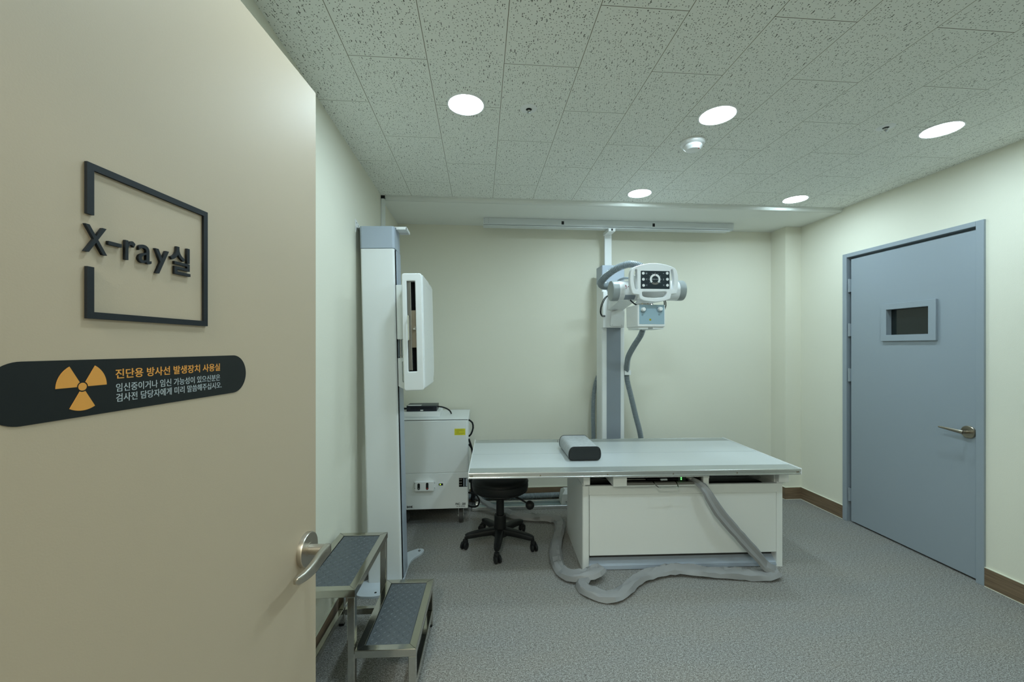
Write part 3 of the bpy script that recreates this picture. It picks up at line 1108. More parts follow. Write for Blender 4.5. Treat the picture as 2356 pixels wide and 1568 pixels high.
# ------------------------------------------------------------------ stool
sl = thing('stool', 'black round swivel stool on five casters under the table end', 'stool', (.140, 2.866, 0))
b = B()
lathe(b, [(0, .372), (.15, .372), (.175, .378), (.190, .392), (.196, .410), (.1965, .425), (.195, .440), (.192, .447), (.190, .450), (.183, .463), (.165, .472), (.12, .476), (0, .478)], 56)
obj('seat', b, VINYL, sl)
b = B(); lathe(b, [(.1935, .4445), (.198, .447), (.1935, .4495)], 56); lathe(b, [(.1875, .386), (.192, .389), (.190, .393)], 56); pieces('seam', b, BLACK, sl)
b = B(); lathe(b, [(0, .372), (.09, .372), (.085, .355), (.03, .345), (0, .345)], 24); obj('seat_plate', b, BLACK, sl)
b = B(); cyl(b, (0, 0, .20), (0, 0, .35), .0275, 28); obj('gas_lift', b, BLACK, sl)
b = B(); lathe(b, [(0, .075), (.046, .075), (.044, .10), (.0405, .19), (.0405, .205), (.038, .21), (0, .21)], 32); obj('post_sleeve', b, BLACK, sl)
b = B(); tube(b, [(.05, -.03, .356), (.12, -.070, .345), (.178, -.105, .322)], .006, 10); lv = obj('lever', b, BLACK, sl)
b = B(); bmesh.ops.create_uvsphere(b, u_segments=24, v_segments=14, radius=.030, matrix=Matrix.Translation((.196, -.115, .312))); obj('lever_knob', b, BLACK, lv)
b = B(); lathe(b, [(0, .065), (.05, .065), (.062, .075), (.060, .10), (.05, .118), (0, .12)], 30); obj('hub', b, BLACK, sl)
for k in range(5):
    a = R(190 + 72 * k)
    ca, sa = math.cos(a), math.sin(a)

    def rot_pt(x, y, z):
        return Vector((ca * x - sa * y, sa * x + ca * y, z))
    bm = B()
    n_ = 12
    pth = [rot_pt(.04 + .205 * i / n_, 0, .098 - .016 * (i / n_) ** 2) for i in range(n_ + 1)]

    def leg_shape(i, q):
        t = i / n_
        w, h = .031 - .010 * t, .024 - .006 * t
        an = 2 * PI * q / 14
        e = 1.0 if i < n_ - 1 else (.93 if i == n_ - 1 else .7)
        return (w * e * math.copysign(abs(math.cos(an)) ** .6, math.cos(an)), h * e * math.copysign(abs(math.sin(an)) ** .6, math.sin(an)))
    sweep(bm, pth, None, 14, shape=leg_shape, up=(0, 0, 1))
    lg = obj('leg', bm, BLACK, sl, angle=50)
    bm = B()
    M = Matrix.Translation(rot_pt(.245, 0, 0)) @ Matrix.Rotation(a + [.9, .5, -.9, .4, .8][k], 4, 'Z')
    c_ = B()
    for s in (-1, 1):
        lathe(c_, [(0, -.010), (.018, -.0095), (.0245, -.006), (.0255, 0), (.0245, .006), (.018, .0085), (0, .009)], 24, M=Matrix.Translation((.012, s * .0135, .0256)) @ Matrix.Rotation(PI / 2, 4, 'X'))
    lathe(c_, [(0, .030), (.017, .030), (.020, .045), (.017, .062), (.007, .066), (.006, .080), (0, .080)], 18)
    merge(bm, c_, M)
    obj('caster', bm, BLACK, lg, angle=50)

# ------------------------------------------------------------------ step stool
ss = thing('step_stool', 'stainless two-step stool with grey checkered treads beside the beige door', 'step stool', (-.464, 2.079, 0), (0, 0, R(-1.7)))
t_ = .030


def frame_rect(x0, x1, y0, y1, ztop, name):
    bm = B()
    h = .030
    plate(bm, [[(x0, y0), (x1, y0), (x1, y1), (x0, y1)], [(x0 + t_, y0 + t_), (x0 + t_, y1 - t_), (x1 - t_, y1 - t_), (x1 - t_, y0 + t_)]], h, Matrix.Translation((0, 0, ztop - h / 2)), bev=.002, seg=2)
    f = obj(name, bm, STEEL, ss, angle=30)
    bm = B()
    for (xa, ya, xb, yb) in ((x0, y0, x0 + t_, y0 + t_), (x1, y0, x1 - t_, y0 + t_), (x0, y1, x0 + t_, y1 - t_), (x1, y1, x1 - t_, y1 - t_)):
        sweep(bm, [Vector((xa + (xb - xa) * .04, ya + (yb - ya) * .04, ztop + .0001)), Vector((xb, yb, ztop + .0001))], .0006, 4)
    pieces('miter_joint', bm, BLACK, f)
    bm = B()
    box(bm, x0 + t_ + .0012, x1 - t_ - .0012, y0 + t_ + .0012, y1 - t_ - .0012, ztop - .022, ztop - .004, bev=.001, seg=1)
    # diamond-plate lozenges in alternating directions
    px, py = .0195, .0195
    nx, ny = int((x1 - x0 - 2 * t_) / px), int((y1 - y0 - 2 * t_) / py)
    ox = (x1 + x0) / 2 - (nx - 1) * px / 2
    oy = (y1 + y0) / 2 - (ny - 1) * py / 2
    tv = []
    for i in range(nx):
        for j in range(ny):
            an = R(45 if (i + j) % 2 else -45)
            c = Vector((ox + i * px, oy + j * py, ztop - .004))
            u, v = Vector((math.cos(an), math.sin(an), 0)), Vector((-math.sin(an), math.cos(an), 0))
            L, w = .0072, .0023
            p = [c + u * L, c + v * w, c - u * L, c - v * w]
            tops = [c + u * L * .55 + Vector((0, 0, .0014)), c - u * L * .55 + Vector((0, 0, .0014))]
            vs = [bm.verts.new(q) for q in p]
            t1, t2 = bm.verts.new(tops[0]), bm.verts.new(tops[1])
            bm.faces.new((vs[0], vs[1], t1)); bm.faces.new((vs[1], t2, t1)); bm.faces.new((vs[1], vs[2], t2))
            bm.faces.new((vs[2], vs[3], t2)); bm.faces.new((vs[3], t1, t2)); bm.faces.new((vs[3], vs[0], t1))
    obj('tread', bm, TREAD, ss)
    return f


# local: lower step x 0..+.232 ; upper step x -.236..0 ; y from -.482 (near) to 0 (far)
frame_rect(.001, .233, -.480, -.002, .225, 'lower_frame')
frame_rect(-.238, -.002, -.466, .026, .450, 'upper_frame')


def leg(x, y, z1, z0=.012, w=.028):
    bm = B(); box(bm, x, x + w, y, y + w, z0, z1 - .0305, bev=.002, seg=1)
    o = obj('leg', bm, STEEL, ss)
    bm = B(); box(bm, x + .002, x + w - .002, y + .002, y + w - .002, 0, .0125, bev=.003); obj('rubber_foot', bm, BLACK, o)


for x, y, z in ((.203, -.478, .225), (.203, -.032, .225), (-.032, -.464, .450), (-.032, -.004, .450), (-.236, -.464, .450), (-.236, -.004, .450)):
    leg(x, y, z)
for q in ((-.206, -.034, -.003, .021), (-.002, .201, -.031, -.007)):
    b = B(); box(b, *q, .055, .085, bev=.002, seg=1); obj('stretcher', b, STEEL, ss)
for x in (-.235, .206):
    b = B(); box(b, x, x + .024, -.436 if x < 0 else -.450, -.006 if x < 0 else -.034, .055, .085, bev=.002, seg=1); obj('stretcher', b, STEEL, ss)

# ------------------------------------------------------------------ X-ray table (turned two degrees)
tb = thing('xray_table', 'long white X-ray table with floating top in the middle of the room', 'X-ray table', (-.069, 2.378, 0), (0, 0, R(-2.0)))
U0, U1, V0, V1 = .695, 1.968, .128, .668
b = B()
box(b, U0, U0 + .044, V0, V1, 0, .5235, bev=.012, seg=3, axis=2)
box(b, U1 - .040, U1, V0, V1, 0, .5235, bev=.004, seg=2, axis=2)
box(b, U0 + .042, U1 - .038, V0, V0 + .02, .4680, .5235)
box(b, U0 + .03, U1 - .03, V1 - .02, V1, .02, .5235)
obj('base', b, CABWHITE, tb)
b = B(); box(b, U0 + .0452, U1 - .0412, V0 + .0015, V0 + .018, .0925, .4665, bev=.0008, seg=1); obj('front_panel', b, CABWHITE, tb)
b = B(); box(b, U0 + .04, U1 - .038, V0 + .05, V0 + .06, .03, .0960)
obj('toe_recess', b, RUBBER_AND_SHADE, tb)  # plate coloured dark to stand in for the shade of the toe recess
b = B()
prism(b, [(V0 + .004, .018), (V0 + .004, .026), (V0 + .052, .058), (V0 + .052, .018)], U0 + .043, U1 - .039, M=Matrix(((0, 0, 1, 0), (1, 0, 0, 0), (0, 1, 0, 0), (0, 0, 0, 1))))
box(b, U0 + .043, U1 - .039, V0 + .002, V0 + .05, .004, .018)
obj('toe_rail', b, BLUEGREY, tb)
b = B(); box(b, U0 + .043, U1 - .039, V0 + .0215, V1 - .021, .470, .486); box(b, U0 + .043, U1 - .039, V1 - .03, V1 - .0205, .486, .6145); obj('interior', b, BLACKMAT, tb)  # black lining added so the shaded void under the top looks dark
b = B(); box(b, U0 + .044, U1 - .042, V0 + .15, V0 + .165, .508, .520); box(b, U0 + .044, U1 - .042, V0 + .165, V0 + .175, .486, .514); obj('guide_rail', b, ALU, tb)
for x0, x1, x2, x3 in ((U0 + .002, U0 + .043, U0 + .002, U0 + .020), (U1 - .037, U1 + .027, U1 - .040, U1 + .010)):
    b = B()
    box(b, x0, x1, V0 - .018, V0 + .022, .536, .6145, bev=.002, seg=1)
    box(b, x2, x3, V0 + .022, V1 - .02, .5240, .6145, bev=.001, seg=1)
    box(b, x2 + .004, x3 - .002, V0 + .004, V0 + .022, .5236, .536)
    obj('support_cheek', b, WHITE, tb)
b = B()
box(b, U1 - .075, U1 - .048, V0 + .07, V0 + .09, .572, .597, bev=.002); box(b, U1 - .12, U1 - .075, V0 + .075, V0 + .105, .575, .597, bev=.002)
pieces('lock_magnet', b, GREYMETAL, tb)
# tabletop
LT = 1.993
b = B(); box(b, .003, LT - .003, .105, .4230, .621, .6500); box(b, .003, LT - .003, .4265, .750, .621, .6500); tt = obj('tabletop', b, TABLEWHITE, tb)
b = B(); box(b, .003, LT - .003, .423, .4265, .62, .6485); obj('tabletop_seam', b, INLAY, tt)
for nm, va, vb in (('front_strip', .016, .1048), ('rear_strip', .7505, .836)):
    b = B(); box(b, .003, LT - .003, va, vb, .6185, .6488); obj(nm, b, ALUGREY, tt)


def rail_profile(v, s):
    return [(v, .6490), (v, .6395), (v + s * .001, .6380), (v + s * .007, .6372), (v + s * .007, .6268), (v + s * .001, .6260), (v, .6245), (v, .6205), (v + s * .001, .6192), (v + s * .010, .6185), (v + s * .010, .6150), (v + s * .02, .6150), (v + s * .02, .6185), (v + s * .016, .6185), (v + s * .016, .6500), (v + s * .013, .6520), (v + s * .004, .6524), (v + s * .001, .6512)]


PM = Matrix(((0, 0, 1, 0), (1, 0, 0, 0), (0, 1, 0, 0), (0, 0, 0, 1)))
b = B(); prism(b, rail_profile(0, 1), .003, LT - .003, M=PM); fr = obj('side_rail', b, ALU, tt, angle=20)
b = B()
for u in (.015, .024, .420, .818, 1.212, 1.600, LT - .024, LT - .015):
    cyl(b, (u, .0075, .6320), (u, .0050, .6320), .0036, 12)
pieces('screw', b, BROWN, fr)
b = B(); prism(b, rail_profile(.852, -1), .003, LT - .003, M=PM); obj('side_rail', b, ALU, tt, angle=20)
for u in (-.001, LT - .003):
    b = B(); box(b, u, u + .004, -.001, .853, .6175, .6550, bev=.001, seg=1); obj('end_cap', b, WHITE, tt)
# bucky drawer under the top
b = B()
ua, ub = .867, 1.458
plate(b, [[(ua, .5425), (ub - .003, .5425), (ub - .003, .585), (ub, .585), (ub, .607), (ua, .607)], [(.950, .547), (.950, .5945), (1.420, .5945), (1.420, .547)]], .02, face_y(.068), bev=.0012, seg=1)
box(b, ua, ua + .012, .076, .55, .5425, .607); box(b, ub - .015, ub - .003, .076, .55, .5425, .607)
box(b, ua, ub - .003, .54, .55, .5425, .607)
dr = obj('bucky_drawer', b, CABWHITE, tb)
b = B(); box(b, ua + .013, ub - .016, .079, .539, .5428, .546); box(b, ua + .013, ub - .016, .079, .539, .6035, .6068); box(b, .95, 1.42, .40, .41, .546, .6035); obj('drawer_interior', b, BLACKMAT, dr)
b = B(); box(b, .952, 1.418, .060, .084, .5472, .5620, bev=.001, seg=1); box(b, .956, 1.08, .10, .3, .566, .572); obj('drawer_tray', b, GREYMETAL, dr)
b = B(); box(b, 1.085, 1.285, .085, .20, .572, .5755); obj('tray_plate', b, BLACK, dr)
b = B(); box(b, 1.157, 1.200, .060, .085, .5735, .5850, bev=.0015, seg=1); cyl(b, (1.164, .0605, .5793), (1.164, .057, .5793), .0055, 12); obj('latch', b, ALU, dr)
b = B(); tube(b, [(1.115, .075, .5640), (1.117, .045, .5565), (1.125, .012, .5495), (1.132, .006, .5490), (1.185, .004, .5487), (1.238, .006, .5490), (1.245, .012, .5495), (1.253, .045, .5565), (1.255, .075, .5640)], .0038, 10, .008); obj('pull_handle', b, CHROME, dr)
b = B()
for z in (.5840, .5745):
    cyl(b, (1.292, .0795, z), (1.292, .0755, z), .0036, 12)
pieces('status_lamp', b, GREENLED, dr)
b = B(); box(b, 1.275, 1.32, .0785, .14, .564, .592); obj('circuit_box', b, BLACK, dr)

# ------------------------------------------------------------------ cable sleeve (grey fabric)
cs_a, cs_s = math.cos(R(-2)), math.sin(R(-2))


def tw(u, v, z):
    return Vector((-.069 + cs_a * u - cs_s * v, 2.378 + cs_s * u + cs_a * v, z))


fall = [tw(1.352, .150, .572), tw(1.370, .095, .567), tw(1.390, .045, .556), tw(1.412, .018, .530), tw(1.438, .006, .480), tw(1.485, .002, .405), tw(1.56, .000, .315), tw(1.65, .000, .215), tw(1.728, .004, .130), tw(1.776, .018, .072), tw(1.815, .016, .042)]
flo = [Vector(q) for q in ((1.780, 2.330, .030), (1.70, 2.310, .024), (1.55, 2.335, .024), (1.36, 2.370, .026), (1.18, 2.405, .030), (1.02, 2.375, .026), (.90, 2.315, .024), (.80, 2.225, .022), (.715, 2.180, .022), (.630, 2.215, .022), (.580, 2.285, .022), (.605, 2.345, .036), (.66, 2.385, .052), (.712, 2.405, .056), (.70, 2.365, .058), (.62, 2.355, .048), (.53, 2.385, .030), (.490, 2.470, .024), (.488, 2.60, .026), (.515, 2.76, .028), (.568, 2.93, .030), (.605, 3.07, .030), (.605, 3.16, .028), (.55, 3.21, .026), (.46, 3.225, .026), (.34, 3.255, .028), (.22, 3.315, .034), (.10, 3.40, .055), (.02, 3.455, .085), (-.03, 3.49, .12))]
path = resample(smooth_path(fall + flo, .01), .034)
NF = None
for i, p in enumerate(path):
    if p.z < .05:
        NF = i
        break
rs = random.Random(5)
NR = 9
tot = len(path)


def sleeve_up(i):
    t = max(0.0, min(1.0, (i - NF + 6) / 6))
    tilt = .7 * noise.noise(Vector((i * .11, 5.5, 1.0)))
    return Vector((-.25 * t + tilt * t, -(1 - t) - .25 * t, .15 * (1 - t) + t)).normalized()


sections = []
ridge, swing = 0.0, 0.0
for i in range(tot):
    q = max(0.0, min(1.0, (i - NF + 4) / 4))
    t = min(1.0, i / max(1, NF - 4))
    ridge = max(-.45, min(.45, ridge * .8 + rs.uniform(-.32, .32)))
    w = (.013 + .019 * min(1, t * 3)) * (1 - q) + .0405 * q
    w *= 1 + rs.uniform(-.055, .055)
    h = .016 * (1 - q) + .026 * q
    hb = .008 * (1 - q) + .016 * q
    end = min(1.0, .5 + .5 * (tot - 1 - i) / 8) * (.6 if i == 0 else 1)
    w, h, hb = w * end, h * end, hb * end
    a, c, d = rs.uniform(.25, 1.05), rs.uniform(.25, 1.05), rs.uniform(.55, 1.15)
    e1, e2 = rs.uniform(-.2, .2) * h, rs.uniform(-.2, .2) * h
    if q < .5:      # hanging length: two flat panels meeting in a seam
        a, c, d, ridge = .75, .7, .35, .05
    sections.append([(-w, e1), (-.62 * w, h * a), ((-.30 + ridge * .5) * w, h * (a + d) * .5), (ridge * w, h * d), ((.34 + ridge * .5) * w, h * (c + d) * .5 * rs.uniform(.8, 1.1)), (.66 * w, h * c),
                     (w, e2), (.5 * w, -hb), (-.5 * w, -hb)])


def sleeve_shape(i, k):
    return sections[i][k]


b = B(); sweep(b, path, None, NR, shape=sleeve_shape, upf=sleeve_up)
for v in b.verts:
    if v.co.z < .003:
        v.co.z = .003
cs = tag(obj('cable_sleeve', b, FABRIC, None, angle=24), 'wrinkled grey fabric cable sleeve trailing from the table drawer over the floor', 'cable sleeve')
b = B(); tube(b, [tw(1.322, .19, .580), tw(1.345, .16, .574), tw(1.360, .125, .5695)], .0085, 12); obj('cable_end', b, BLACK, cs)
b = B(); sweep(b, [tw(1.358, .13, .5700), tw(1.370, .098, .567)], .0135, 12); obj('tie', b, WHITE, cs)

# ------------------------------------------------------------------ positioning pillow
pw = thing('positioning_pillow', 'light grey felt pillow with charcoal end on the X-ray table', 'pillow', (.571, 2.585, .6525), (0, 0, R(-1.0)))
b = B()
sec = rounded([(0, .003), (.198, .003), (.206, .045), (.194, .088), (.010, .088), (-.006, .045)], [.034, .034, .03, .036, .036, .03], 7)
plate(b, [sec], .345, Matrix.Translation((0, .1725, 0)) @ XZ, bev=.004, seg=2)
obj('cover', b, FELT, pw, angle=50)
for y, nm in ((-.0015, 'end_panel'), (.3465, 'end_panel')):
    b = B(); plate(b, [[(.1 + (x - .1) * .965, .0455 + (z - .0455) * .93) for x, z in sec]], .006, Matrix.Translation((0, y, 0)) @ XZ, bev=.0025); obj(nm, b, CHARCOAL, pw, angle=50)
b = B()
for y in (.001, .344):
    pp = [Vector((x, y, z)) for x, z in sec]
    pp = [Vector((.1 + (p.x - .1) * .995, p.y, .0455 + (p.z - .0455) * .985)) for p in pp]
    sweep(b, pp + [pp[0]], .0034, 8)
obj('piping', b, PIPING, pw, angle=60)
b = B(); box(b, -.022, -.015, .335, .341, .040, .058, bev=.001, seg=1); tube(b, [(-.004, .338, .062), (-.014, .338, .060), (-.019, .338, .054)], .002, 8, .005); obj('zip_pull', b, CHROME, pw)

# ------------------------------------------------------------------ rails of the tube stand
cr_ = thing('ceiling_rail', 'long pale grey rail under the lowered ceiling strip above the tube stand', 'rail', (1.1325, 3.455, ZS))
b = B(); box(b, -1.1055, 1.1055, 0, .08, -.056, -.0005, bev=.0015, seg=1); box(b, -1.1055, 1.07, .004, .07, -.0685, -.0615); box(b, -1.1055, 1.1, .012, .06, -.062, -.056)
rl = obj('profile', b, RAILWHITE, cr_)
b = B()
for x in (-.4275, .3755):
    box(b, x - .0105, x + .0105, -.0012, .001, -.045, -.017)
pieces('sensor_window', b, BLACK, cr_)
b = B()
for x in (-1.098, -1.062):
    for z in (-.012, -.027, -.041):
        cyl(b, (x, -.0012, z), (x, .001, z), .0022, 8)
pieces('screw', b, INLAY, cr_)

flr = thing('floor_rail', 'low aluminium floor rail along the baseboard behind the table', 'rail', (1.06, 3.455, 0))
b = B(); box(b, -1.129, 1.129, 0, .022, 0, .027, bev=.002, seg=1); box(b, -1.129, 1.129, .022, .17, 0, .010)
box(b, -1.10, 1.129, .105, .135, .010, .036, bev=.004); obj('profile', b, ALU, flr)
b = B(); box(b, -1.08, 1.128, .0225, .104, .0102, .013); obj('track', b, TEAL, flr)
b = B(); prism(b, [(.045, .0135), (.17, .0135), (.17, .115), (.135, .135), (.075, .135), (.045, .105)], -.388, -.15, M=PM, bev=.004); kc = obj('end_bracket', b, CABWHITE, flr)
for v in kc.data.vertices:
    if v.co.x < -.36 and v.co.z > .05:
        v.co.x += (v.co.z - .06) * .9
    if v.co.x < -.3 and v.co.z < .03:
        v.co.x += .03
b = B(); cyl(b, (-.315, .044, .04), (-.315, .039, .04), .008, 6); obj('bolt', b, CHROME, flr)

fh = B(); corrugated(fh, [(-.10, 3.655, .05), (.05, 3.655, .046), (.3, 3.652, .042), (.5, 3.653, .044), (.72, 3.650, .048), (.86, 3.648, .05)], .026, pitch=.0125)
tag(obj('corrugated_hose', fh, HOSE), 'grey corrugated hose lying behind the floor rail along the baseboard', 'hose')

# ------------------------------------------------------------------ tube stand
ts = thing('tube_stand', 'white X-ray tube stand with column and tube head behind the table', 'X-ray tube stand', (1.136, 3.505, .0))
OX, OY = 1.136, 3.505


def L(x, y, z):
    return (x - OX, y - OY, z)


def tbox(bm, x0, x1, y0, y1, z0, z1, **k):
    return box(bm, x0 - OX, x1 - OX, y0 - OY, y1 - OY, z0, z1, **k)


b = B(); tbox(b, 1.037, 1.235, 3.42, 3.59, .050, 1.938, bev=.012, seg=3, axis=2)
tbox(b, 1.02, 1.25, 3.41, 3.58, .0372, .050)
col = obj('column', b, WHITE, ts)
b = B(); tbox(b, 1.078, 1.200, 3.4185, 3.43, .06, 1.936); obj('column_inlay', b, INLAY, col)
b = B(); tbox(b, 1.036, 1.236, 3.418, 3.592, 1.940, 2.080, bev=.012, seg=3, axis=2); obj('column_cap', b, BLUEGREY, ts)
b = B(); tbox(b, 1.105, 1.168, 3.560, 3.586, 2.079, 2.395, bev=.003); tbox(b, 1.098, 1.158, 3.428, 3.586, 2.374, 2.4015, bev=.003); ar = obj('guide_arm', b, WHITE, ts)
b = B(); tbox(b, 1.121, 1.135, 3.4265, 3.429, 2.379, 2.397); pieces('sensor_window', b, BLACK, ar)
# carriage and arm
b = B(); tbox(b, 1.029, 1.214, 3.362, 3.4175, 1.545, 1.850, bev=.006, seg=2)
YZ = Matrix(((0, 0, 1, 0), (1, 0, 0, 0), (0, 1, 0, 0), (0, 0, 0, 1)))
prism(b, [(3.37 - OY, 1.69), (3.37 - OY, 1.835), (2.92 - OY, 1.850), (2.92 - OY, 1.765), (3.05 - OY, 1.745)], 1.070 - OX, 1.205 - OX, M=YZ, bev=.006)
cg = obj('carriage', b, WHITE, ts)
b = B(); prism(b, rounded([(1.086 - OX, 1.556), (1.206 - OX, 1.556), (1.210 - OX, 1.685), (1.16 - OX, 1.70), (1.095 - OX, 1.672)], .014), 0, .016, M=face_y(3.361 - OY), bev=.003); cc = obj('carriage_cover', b, WHITE, cg)
b = B()
for x in (1.107, 1.185):
    lathe(b, [(.0075, 0), (.007, .002), (0, .003)], 16, M=Matrix.Translation(L(x, 3.345, 1.568)) @ Matrix.Rotation(PI / 2, 4, 'X'))
pieces('screw', b, WHITEGLOSS, cc)
# tube housing
ty, tz_ = 2.93, 1.7965
RX = Matrix.Rotation(R(-.8), 4, 'Y')
TM = Matrix.Translation(L(1.225, ty, tz_)) @ RX
b = B()
cyl(b, (-.225, 0, 0), (.225, 0, 0), .0735, 48, bev=.002)
bmesh.ops.transform(b, matrix=TM, verts=b.verts)
th = obj('tube_housing', b, WHITEGLOSS, ts)
for s in (-1, 1):
    b = B()
    lathe(b, [(0, .050), (.066, .050), (.072, .047), (.0745, .040), (.0745, 0), (0, 0)], 48, M=Matrix.Translation((s * .225, 0, 0)) @ Matrix.Rotation(s * PI / 2, 4, 'Y'))
    bmesh.ops.transform(b, matrix=TM, verts=b.verts)
    obj('end_cap', b, ENDGREY, th)
b = B()   # curved paper labels on the housing


def skin_patch(bm, x0, x1, a0, a1, r, n=8):
    vs = []
    for i in range(n + 1):
        a = R(a0 + (a1 - a0) * i / n)
        vs.append([bm.verts.new((x, -r * math.cos(a), r * math.sin(a))) for x in (x0, x1)])
    for i in range(n):
        bm.faces.new((vs[i][0], vs[i][1], vs[i + 1][1], vs[i + 1][0]))


skin_patch(b, -.190, -.120, 2, 32, .0740); bmesh.ops.transform(b, matrix=TM, verts=b.verts); l1 = obj('direction_label', b, WHITE, th)
b = B()
text_mesh(b, 'UP', -.014, .014, -.0, .013, Matrix.Translation((-.175, -.0722, .0215)) @ Matrix.Rotation(R(-17), 4, 'X') @ XZ @ Matrix.Rotation(PI / 2, 4, 'Z'), thick=.0004, weight=.02)
prism(b, [(-.0075, 0), (-.001, .006), (-.001, .002), (.009, .002), (.009, -.002), (-.001, -.002), (-.001, -.006)], 0, .0004, M=Matrix.Translation((-.161, -.0722, .0215)) @ Matrix.Rotation(R(-17), 4, 'X') @ XZ)
bmesh.ops.transform(b, matrix=TM, verts=b.verts); obj('label_text', b, RED, l1)
b = B(); skin_patch(b, -.186, -.108, -66, -30, .0740); bmesh.ops.transform(b, matrix=TM, verts=b.verts); obj('rating_plate', b, INLAY, th)
# yoke under the housing, turntable
b = B(); lathe(b, [(0, 0), (.062, 0), (.066, .006), (.060, .016), (.05, .03), (.05, .05), (0, .05)], 40, M=Matrix.Translation(L(1.185, 2.885, 1.688))); obj('tube_mount', b, WHITE, ts)
b = B(); lathe(b, [(.030, .001), (.056, .001), (.058, .005), (.056, .009), (.030, .010)], 40, M=Matrix.Translation(L(1.185, 2.86, 1.677)))
for a in range(8):
    cyl(b, L(1.185 + .05 * math.cos(R(45 * a)), 2.86 + .05 * math.sin(R(45 * a)), 1.684), L(1.185 + .05 * math.cos(R(45 * a)), 2.86 + .05 * math.sin(R(45 * a)), 1.694), .005, 8)
obj('turntable', b, STEEL, ts)
# collimator
b = B()
c0 = B()
box(c0, 1.091 - OX, 1.291 - OX, 2.762 - OY, 2.985 - OY, 1.522, 1.678, bev=.010, seg=3)
for v in c0.verts:
    f = (1.678 - v.co.z) / .156
    if v.co.y > 2.85 - OY:
        v.co.x += -.004 * (1 - f)
merge(b, c0)
cm = obj('collimator', b, WHITE, ts)
b = B(); tbox(b, 1.102, 1.281, 2.7605, 2.765, 1.541, 1.676); fpn = obj('faceplate', b, PALEBLUE, cm)
for x, z in ((1.127, 1.643), (1.2475, 1.646)):
    b = B(); lathe(b, [(.0145, 0), (.0150, .010), (.0135, .020), (.0115, .0235), (0, .024)], 28, M=Matrix.Translation(L(x, 2.760, z)) @ Matrix.Rotation(PI / 2, 4, 'X')); kn = obj('knob', b, WHITE, cm)
b = B()
for x, z, sgn in ((1.127, 1.643, 1), (1.2475, 1.646, -1)):
    for i in range(21):
        a = R(-150 + 190 * i / 20) if sgn > 0 else R(140 + 190 * i / 20)
        for r0, r1 in ((.0185, .0225), (.0250, .0275)):
            if (i % 2 == 0) or r0 < .02:
                p0 = Vector((x + r0 * math.cos(a), 0, z + r0 * math.sin(a)))
                p1 = Vector((x + r1 * math.cos(a), 0, z + r1 * math.sin(a)))
                if p1.z < 1.675 and 1.103 < p1.x < 1.28:
                    sweep(b, [Vector(L(p0.x, 2.7603, p0.z)), Vector(L(p1.x, 2.7603, p1.z))], .0008 if r0 < .02 else .0011, 4)
    plate(b, [[(x - .008 - OX, z - .043), (x + .002 - OX, z - .043), (x + .002 - OX, z - .034), (x - .008 - OX, z - .034)], [(x - .0065 - OX, z - .0415), (x - .0065 - OX, z - .0355), (x + .0005 - OX, z - .0355), (x + .0005 - OX, z - .0415)]], .0006, face_y(2.7603 - OY))
obj('dial_scale', b, DIAL, fpn)
b = B(); tbox(b, 1.1735, 1.187, 2.7598, 2.7607, 1.566, 1.579); obj('laser_label', b, OLIVE, fpn)
b = B()
tbox(b, 1.100, 1.172, 2.775, 2.97, 1.508, 1.523, bev=.002); tbox(b, 1.205, 1.283, 2.775, 2.97, 1.508, 1.523, bev=.002)
pieces('accessory_rail', b, CABWHITE, cm)
# console
b = B()
k_ = .000346


def cp(a, q):
    return (1.192 - OX + (a - 655) * k_, 1.9575 - (q - 128) * k_ * .99)


outline = [cp(*q) for q in ((205, 225), (290, 190), (420, 155), (540, 135), (655, 128), (770, 136), (890, 157), (1000, 190), (1070, 225), (1110, 280), (1130, 350), (1142, 450), (1140, 560), (1128, 660), (1112, 735), (1000, 748), (988, 790), (978, 838), (900, 872), (790, 898), (670, 910), (550, 902), (430, 882), (355, 845), (342, 800), (335, 765), (225, 752), (200, 720), (175, 640), (160, 540), (157, 440), (165, 340), (180, 270))]
hl = [cp(*q) for q in ((262, 262), (285, 258), (300, 275), (302, 400), (305, 520), (312, 640), (300, 668), (275, 662), (248, 600), (232, 500), (230, 400), (242, 310))]
hr = [cp(*q) for q in ((990, 258), (1015, 250), (1030, 270), (1048, 350), (1056, 450), (1054, 560), (1040, 635), (1020, 652), (998, 640), (990, 540), (986, 400), (984, 300))]
hb = [cp(*q) for q in ((400, 715), (425, 708), (660, 706), (880, 700), (905, 712), (905, 735), (885, 770), (860, 798), (800, 812), (660, 824), (520, 822), (440, 805), (412, 790), (402, 750))]
plate(b, [outline, hl, hr, hb], .044, face_y(2.735 - OY), bev=.0065, seg=4)
cn = obj('control_console', b, WHITEGLOSS, ts, angle=60)
px0, pz1 = cp(368, 288)
px1, pz0 = cp(955, 645)
b = B(); plate(b, [rrect(px0, px1, pz0, pz1, .004)], .002, face_y(2.7125 - OY)); pn = obj('control_panel', b, PANEL, cn)
YP = 2.711
kk = 8.71 / 26.13
bm_w = B()
for a, q in ((335, 365), (345, 725), (355, 1088), (1800, 345), (1810, 705), (1815, 1065)):
    x, z = cp((a / 26.13 + 1465 - 1430) * 8.71, (q / 26.13 + 615 - 590) * 8.71)
    b = B(); lathe(b, [(.0098, 0), (.0095, .002), (.0075, .0026), (.0055, .0016), (0, .0016)], 24, M=Matrix.Translation((x, YP - OY, z)) @ Matrix.Rotation(PI / 2, 4, 'X'))
    obj('button', b, WHITEGLOSS, pn)


def pp(a, q):
    return cp((a / 26.13 + 35) * 8.71, (q / 26.13 + 25) * 8.71)


